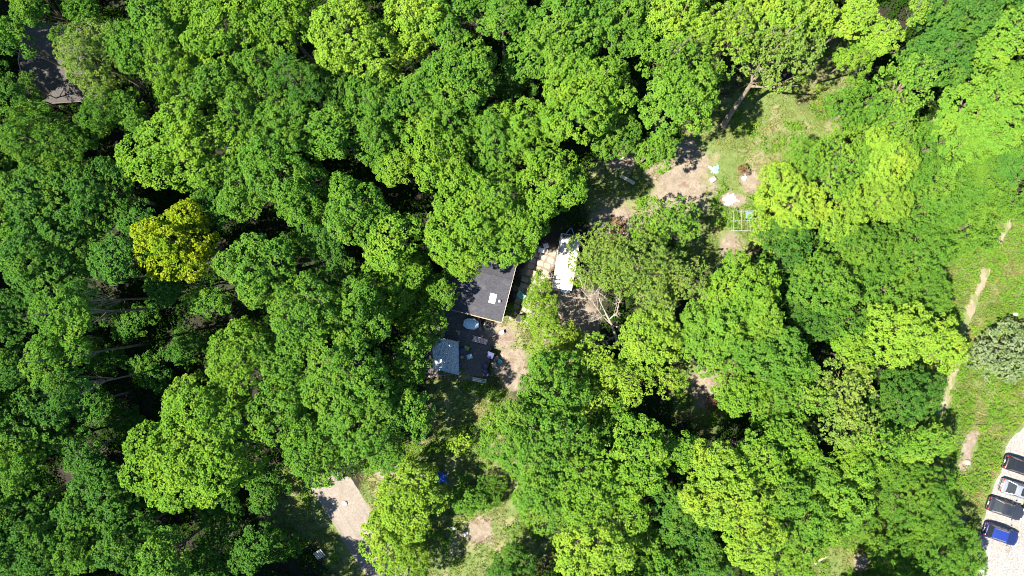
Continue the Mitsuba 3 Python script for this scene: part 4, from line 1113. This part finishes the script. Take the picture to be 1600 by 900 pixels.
brush(986, 352, .9, 'grey dead twigs at the upper left of the olive tree in the clearing', seed=2)
brush(1088, 487, .8, 'grey dead brush beside the narrow bare gap right of the olive trees', seed=3)
brush(1284, 268, .8, 'grey dead brush beside the bright yellow-green tree', seed=4)
brush(1318, 474, .8, 'grey dead twigs showing among the feathery trees on the right', n=8, h=2.5, seed=5)
key = thing('fallen_branches', 'pale bare fallen branches left of the dark feathery tree by the gravel lot', 'dead branches')
rng = rngs(41)
for pts in ([(1345, 822, 1.0), (1360, 836, 1.6), (1380, 852, 2.2), (1412, 888, 2.6)], [(1346, 818, 1.0), (1368, 822, 1.8), (1385, 826, 2.4)], [(1348, 830, .8), (1362, 848, 1.2), (1372, 872, 1.8)], [(1396, 795, 3.4), (1399, 808, 3.2), (1398, 815, 2.8)]):
    part(key, 'branch', cat_meshes(*twiggy(rng, [W(*p) for p in pts], .07, 1, 4, .4)), 'bark_pale', smooth=True)
q1, q2 = W(1272, 880), W(1290, 869)
single('fallen_log', 'short pale log lying in the grass near the bottom edge, lower right', 'log', tube([q1 + [0, 0, .12], (q1 + q2) / 2 + [0, .05, .14], q2 + [0, 0, .12]], [.16, .14, .11], 8), 'grey_wood', smooth=40)

# rust-red bushes: low shrubs of the clearing
for px, py, r, col, lab in ((965, 352, 15, 'R', 'reddish dead bush above the white trailer in the clearing'), (1160, 267, 11, 'R', 'low reddish bush at the right edge of the upper clearing'), (1330, 48, 15, 'R', 'reddish brown bush in the dark gap near the top, right'), (1112, 632, 14, 'R', 'reddish brown bush at the lower end of the narrow bare gap')):
    key = thing('bush', lab, 'bush', 'reddish bushes')
    grow(key, px, py, r, 's', col, 1.4)


# ---------------------------------------------------------------- parked cars
def loft(sections):
    s = np.array(sections)
    n, k = s.shape[:2]
    i, j = np.meshgrid(np.arange(n - 1), np.arange(k), indexing='ij')
    q = np.stack([i * k + j, (i + 1) * k + j, (i + 1) * k + (j + 1) % k, i * k + (j + 1) % k], -1).reshape(-1, 4)
    f = np.vstack([q[:, [0, 1, 2]], q[:, [0, 2, 3]]])
    v = np.vstack([s.reshape(-1, 3), s[0].mean(0), s[-1].mean(0)])
    a = np.arange(k)
    f = np.vstack([f, np.c_[np.full(k, n * k), a, (a + 1) % k], np.c_[np.full(k, n * k + 1), (n - 1) * k + (a + 1) % k, (n - 1) * k + a]])
    m = trimesh.Trimesh(v, f, process=False)
    m.fix_normals()
    return m


def car(label, px, py, rot, pm, L=4.5, Wd=1.82, H=1.62, suv=True, roof_m=None, sunroof=None, rails=False):
    q = W(px + 5, py + 4, .7)
    t = thing('parked_car', label, 'car', 'cars parked on the gravel lot')
    to = place(q[0], q[1], 0, rot)
    h, w = L / 2, Wd / 2
    belt = .98 if suv else .90
    rows = [(-1.0, .80, .62), (-.985, .90, .84), (-.93, .955, belt), (-.7, .985, belt + .01), (-.3, 1, belt), (.2, 1, belt - .02), (.42, .99, belt - .03), (.62, .975, belt - .09), (.80, .94, belt - .15), (.92, .84, belt - .24), (.975, .70, belt - .34), (1.0, .52, .50)]
    sec = []
    for x, ww, z in rows:
        y = w * ww
        sec.append([(x * h, -y * .94, .24), (x * h, -y, .42), (x * h, -y, z * .62 + .08), (x * h, -y * .965, z - .10), (x * h, -y * .90, z - .02), (x * h, -y * .55, z + .015), (x * h, 0, z + .03),
                    (x * h, y * .55, z + .015), (x * h, y * .90, z - .02), (x * h, y * .965, z - .10), (x * h, y, z * .62 + .08), (x * h, y, .42), (x * h, y * .94, .24)])
    part(t, 'body', loft(sec), pm, to, smooth=35)
    xb, xf = (-.93, .40) if suv else (-.80, .40)
    rb, rf = (-.80, .06) if suv else (-.42, .06)
    wb, wr = w * .90, w * .70
    lo = np.array([(xb * h, -wb, belt - .03), (xf * h, -wb * .96, belt - .05), (xf * h, wb * .96, belt - .05), (xb * h, wb, belt - .03)])
    hi = np.array([(rb * h, -wr, H - .06), (rf * h, -wr, H - .06), (rf * h, wr, H - .06), (rb * h, wr, H - .06)])
    part(t, 'cabin', trimesh.convex.convex_hull(np.vstack([lo, hi])), pm, to)
    # roof skin, slightly domed
    nx, ny = 9, 7
    gx, gy = np.meshgrid(np.linspace(rb * h - .05, rf * h + .05, nx), np.linspace(-wr - .02, wr + .02, ny), indexing='ij')
    u_, v_ = np.linspace(-1, 1, nx)[:, None], np.linspace(-1, 1, ny)[None]
    gz = H - .05 + .05 * (1 - u_ ** 2) ** .5 * (1 - v_ ** 2) ** .5 + .012
    top = np.stack([gx, gy * (1 - .05 * u_ ** 2), gz], -1).reshape(-1, 3)
    part(t, 'roof', trimesh.convex.convex_hull(np.vstack([top, top * [1, 1, 0] + [0, 0, H - .075]])), roof_m or pm, to, smooth=40)

    def pane(name, a, b, c, d, m='tinted_glass', ins=.10):
        qd = np.array([a, b, c, d])
        ce = qd.mean(0)
        qd = ce + (qd - ce) * (1 - ins)
        n = np.cross(qd[1] - qd[0], qd[3] - qd[0])
        n /= np.linalg.norm(n)
        if np.dot(n, ce - np.array([0, 0, .8])) < 0:
            n = -n
        return part(t, name, trimesh.convex.convex_hull(np.vstack([qd + n * .008, qd - n * .006])), m, to)

    pane('windscreen', lo[1], lo[2], hi[2], hi[1])
    pane('rear_window', lo[0], lo[3], hi[3], hi[0])
    for s, (i, j) in ((-1, (0, 1)), (1, (3, 2))):
        ml, mh = (lo[i] + lo[j]) / 2, (hi[i] + hi[j]) / 2
        pane('side_window', lo[i], ml, mh, hi[i], ins=.14)
        pane('side_window', ml, lo[j], hi[j], mh, ins=.14)
        part(t, 'mirror', box(xf * h - .12, s * (w + .07), belt + .04, .16, .20, .13, .04), pm, to)
        for wx in (-.60, .63):
            wl = part(t, 'wheel', trimesh.creation.cylinder(radius=.345, height=.22, sections=22, transform=trimesh.transformations.translation_matrix((wx * h, s * (w - .10), .345)) @ trimesh.transformations.rotation_matrix(math.pi / 2, [1, 0, 0])), 'rubber', to)
            part(wl, 'rim', trimesh.creation.cylinder(radius=.22, height=.235, sections=14, transform=trimesh.transformations.translation_matrix((wx * h, s * (w - .10), .345)) @ trimesh.transformations.rotation_matrix(math.pi / 2, [1, 0, 0])), 'steel', to)
        part(t, 'headlight', box(.90 * h, s * w * .66, .68, .26, .34, .12, .05), 'head_lamp', to)
        part(t, 'tail_light', box(-.985 * h, s * w * .78, .76, .08, .24, .20, .03), 'tail_red', to)
        if rails:
            part(t, 'roof_rail', tube([(rb * h + .1, s * (wr - .06), H + .035), (rf * h - .1, s * (wr - .06), H + .035)], .022, 6), 'steel', to)
    if sunroof:
        sx, sl, m_ = sunroof
        part(t, 'sunroof', box(sx * h, 0, H + .012, sl, wr * 1.45, .03, .01), m_, to)
    part(t, 'rear_bumper', box(-h * .985, 0, .48, .16, Wd * .84, .2, .06), 'black_plastic', to)
    part(t, 'front_bumper', box(h * .965, 0, .40, .14, Wd * .62, .18, .06), 'black_plastic', to)
    part(t, 'number_plate', box(-h - .045, 0, .66, .02, .4, .14), 'plate_white', to)
    return t


paint('paint_blue', (.007, .016, .085))
paint('paint_roof_blue', (.010, .030, .200))
paint('paint_graphite', (.020, .024, .034))
paint('paint_silver', (.30, .33, .37), .6)
paint('paint_black', (.010, .011, .016))
car('bright blue car, lowest in the row of parked cars', 1560, 831, -19, 'paint_blue', 4.35, 1.84, 1.66, True, 'paint_roof_blue', None, True)
car('dark graphite car above the blue one in the parked row', 1568, 791.5, -19, 'paint_graphite', 4.65, 1.84, 1.50, False, None, (-.10, .62, 'tinted_glass'))
car('silver car with a black sunroof, between the graphite and the black cars', 1588, 763, -19, 'paint_silver', 4.6, 1.82, 1.48, False, None, (-.02, .55, 'tinted_glass'))
car('black car cut by the right edge, above the silver one', 1594, 726.5, -19, 'paint_black', 4.7, 1.86, 1.60, True)
car('dark car at the right edge, topmost of the parked row', 1633, 702, -19, 'paint_graphite', 4.5, 1.82, 1.55, True)
car('dark car facing the row, its nose just inside the right edge', 1624, 799, 161, 'paint_graphite', 4.5, 1.82, 1.48, False)


tr = {}
for k, v in scene.items():
    if v.get('type') == 'shapegroup':
        kind = k.split('_')[-1]
        tr[k] = VARIANTS[kind[0], int(kind[1:])]['tris']
print('crown groups', len(tr), 'tris', sum(tr.values()), {k: (v['tris'], round(v['ext'], 2), round(v['top'], 2)) for k, v in VARIANTS.items()}, 'trees', len(TRUNKS))
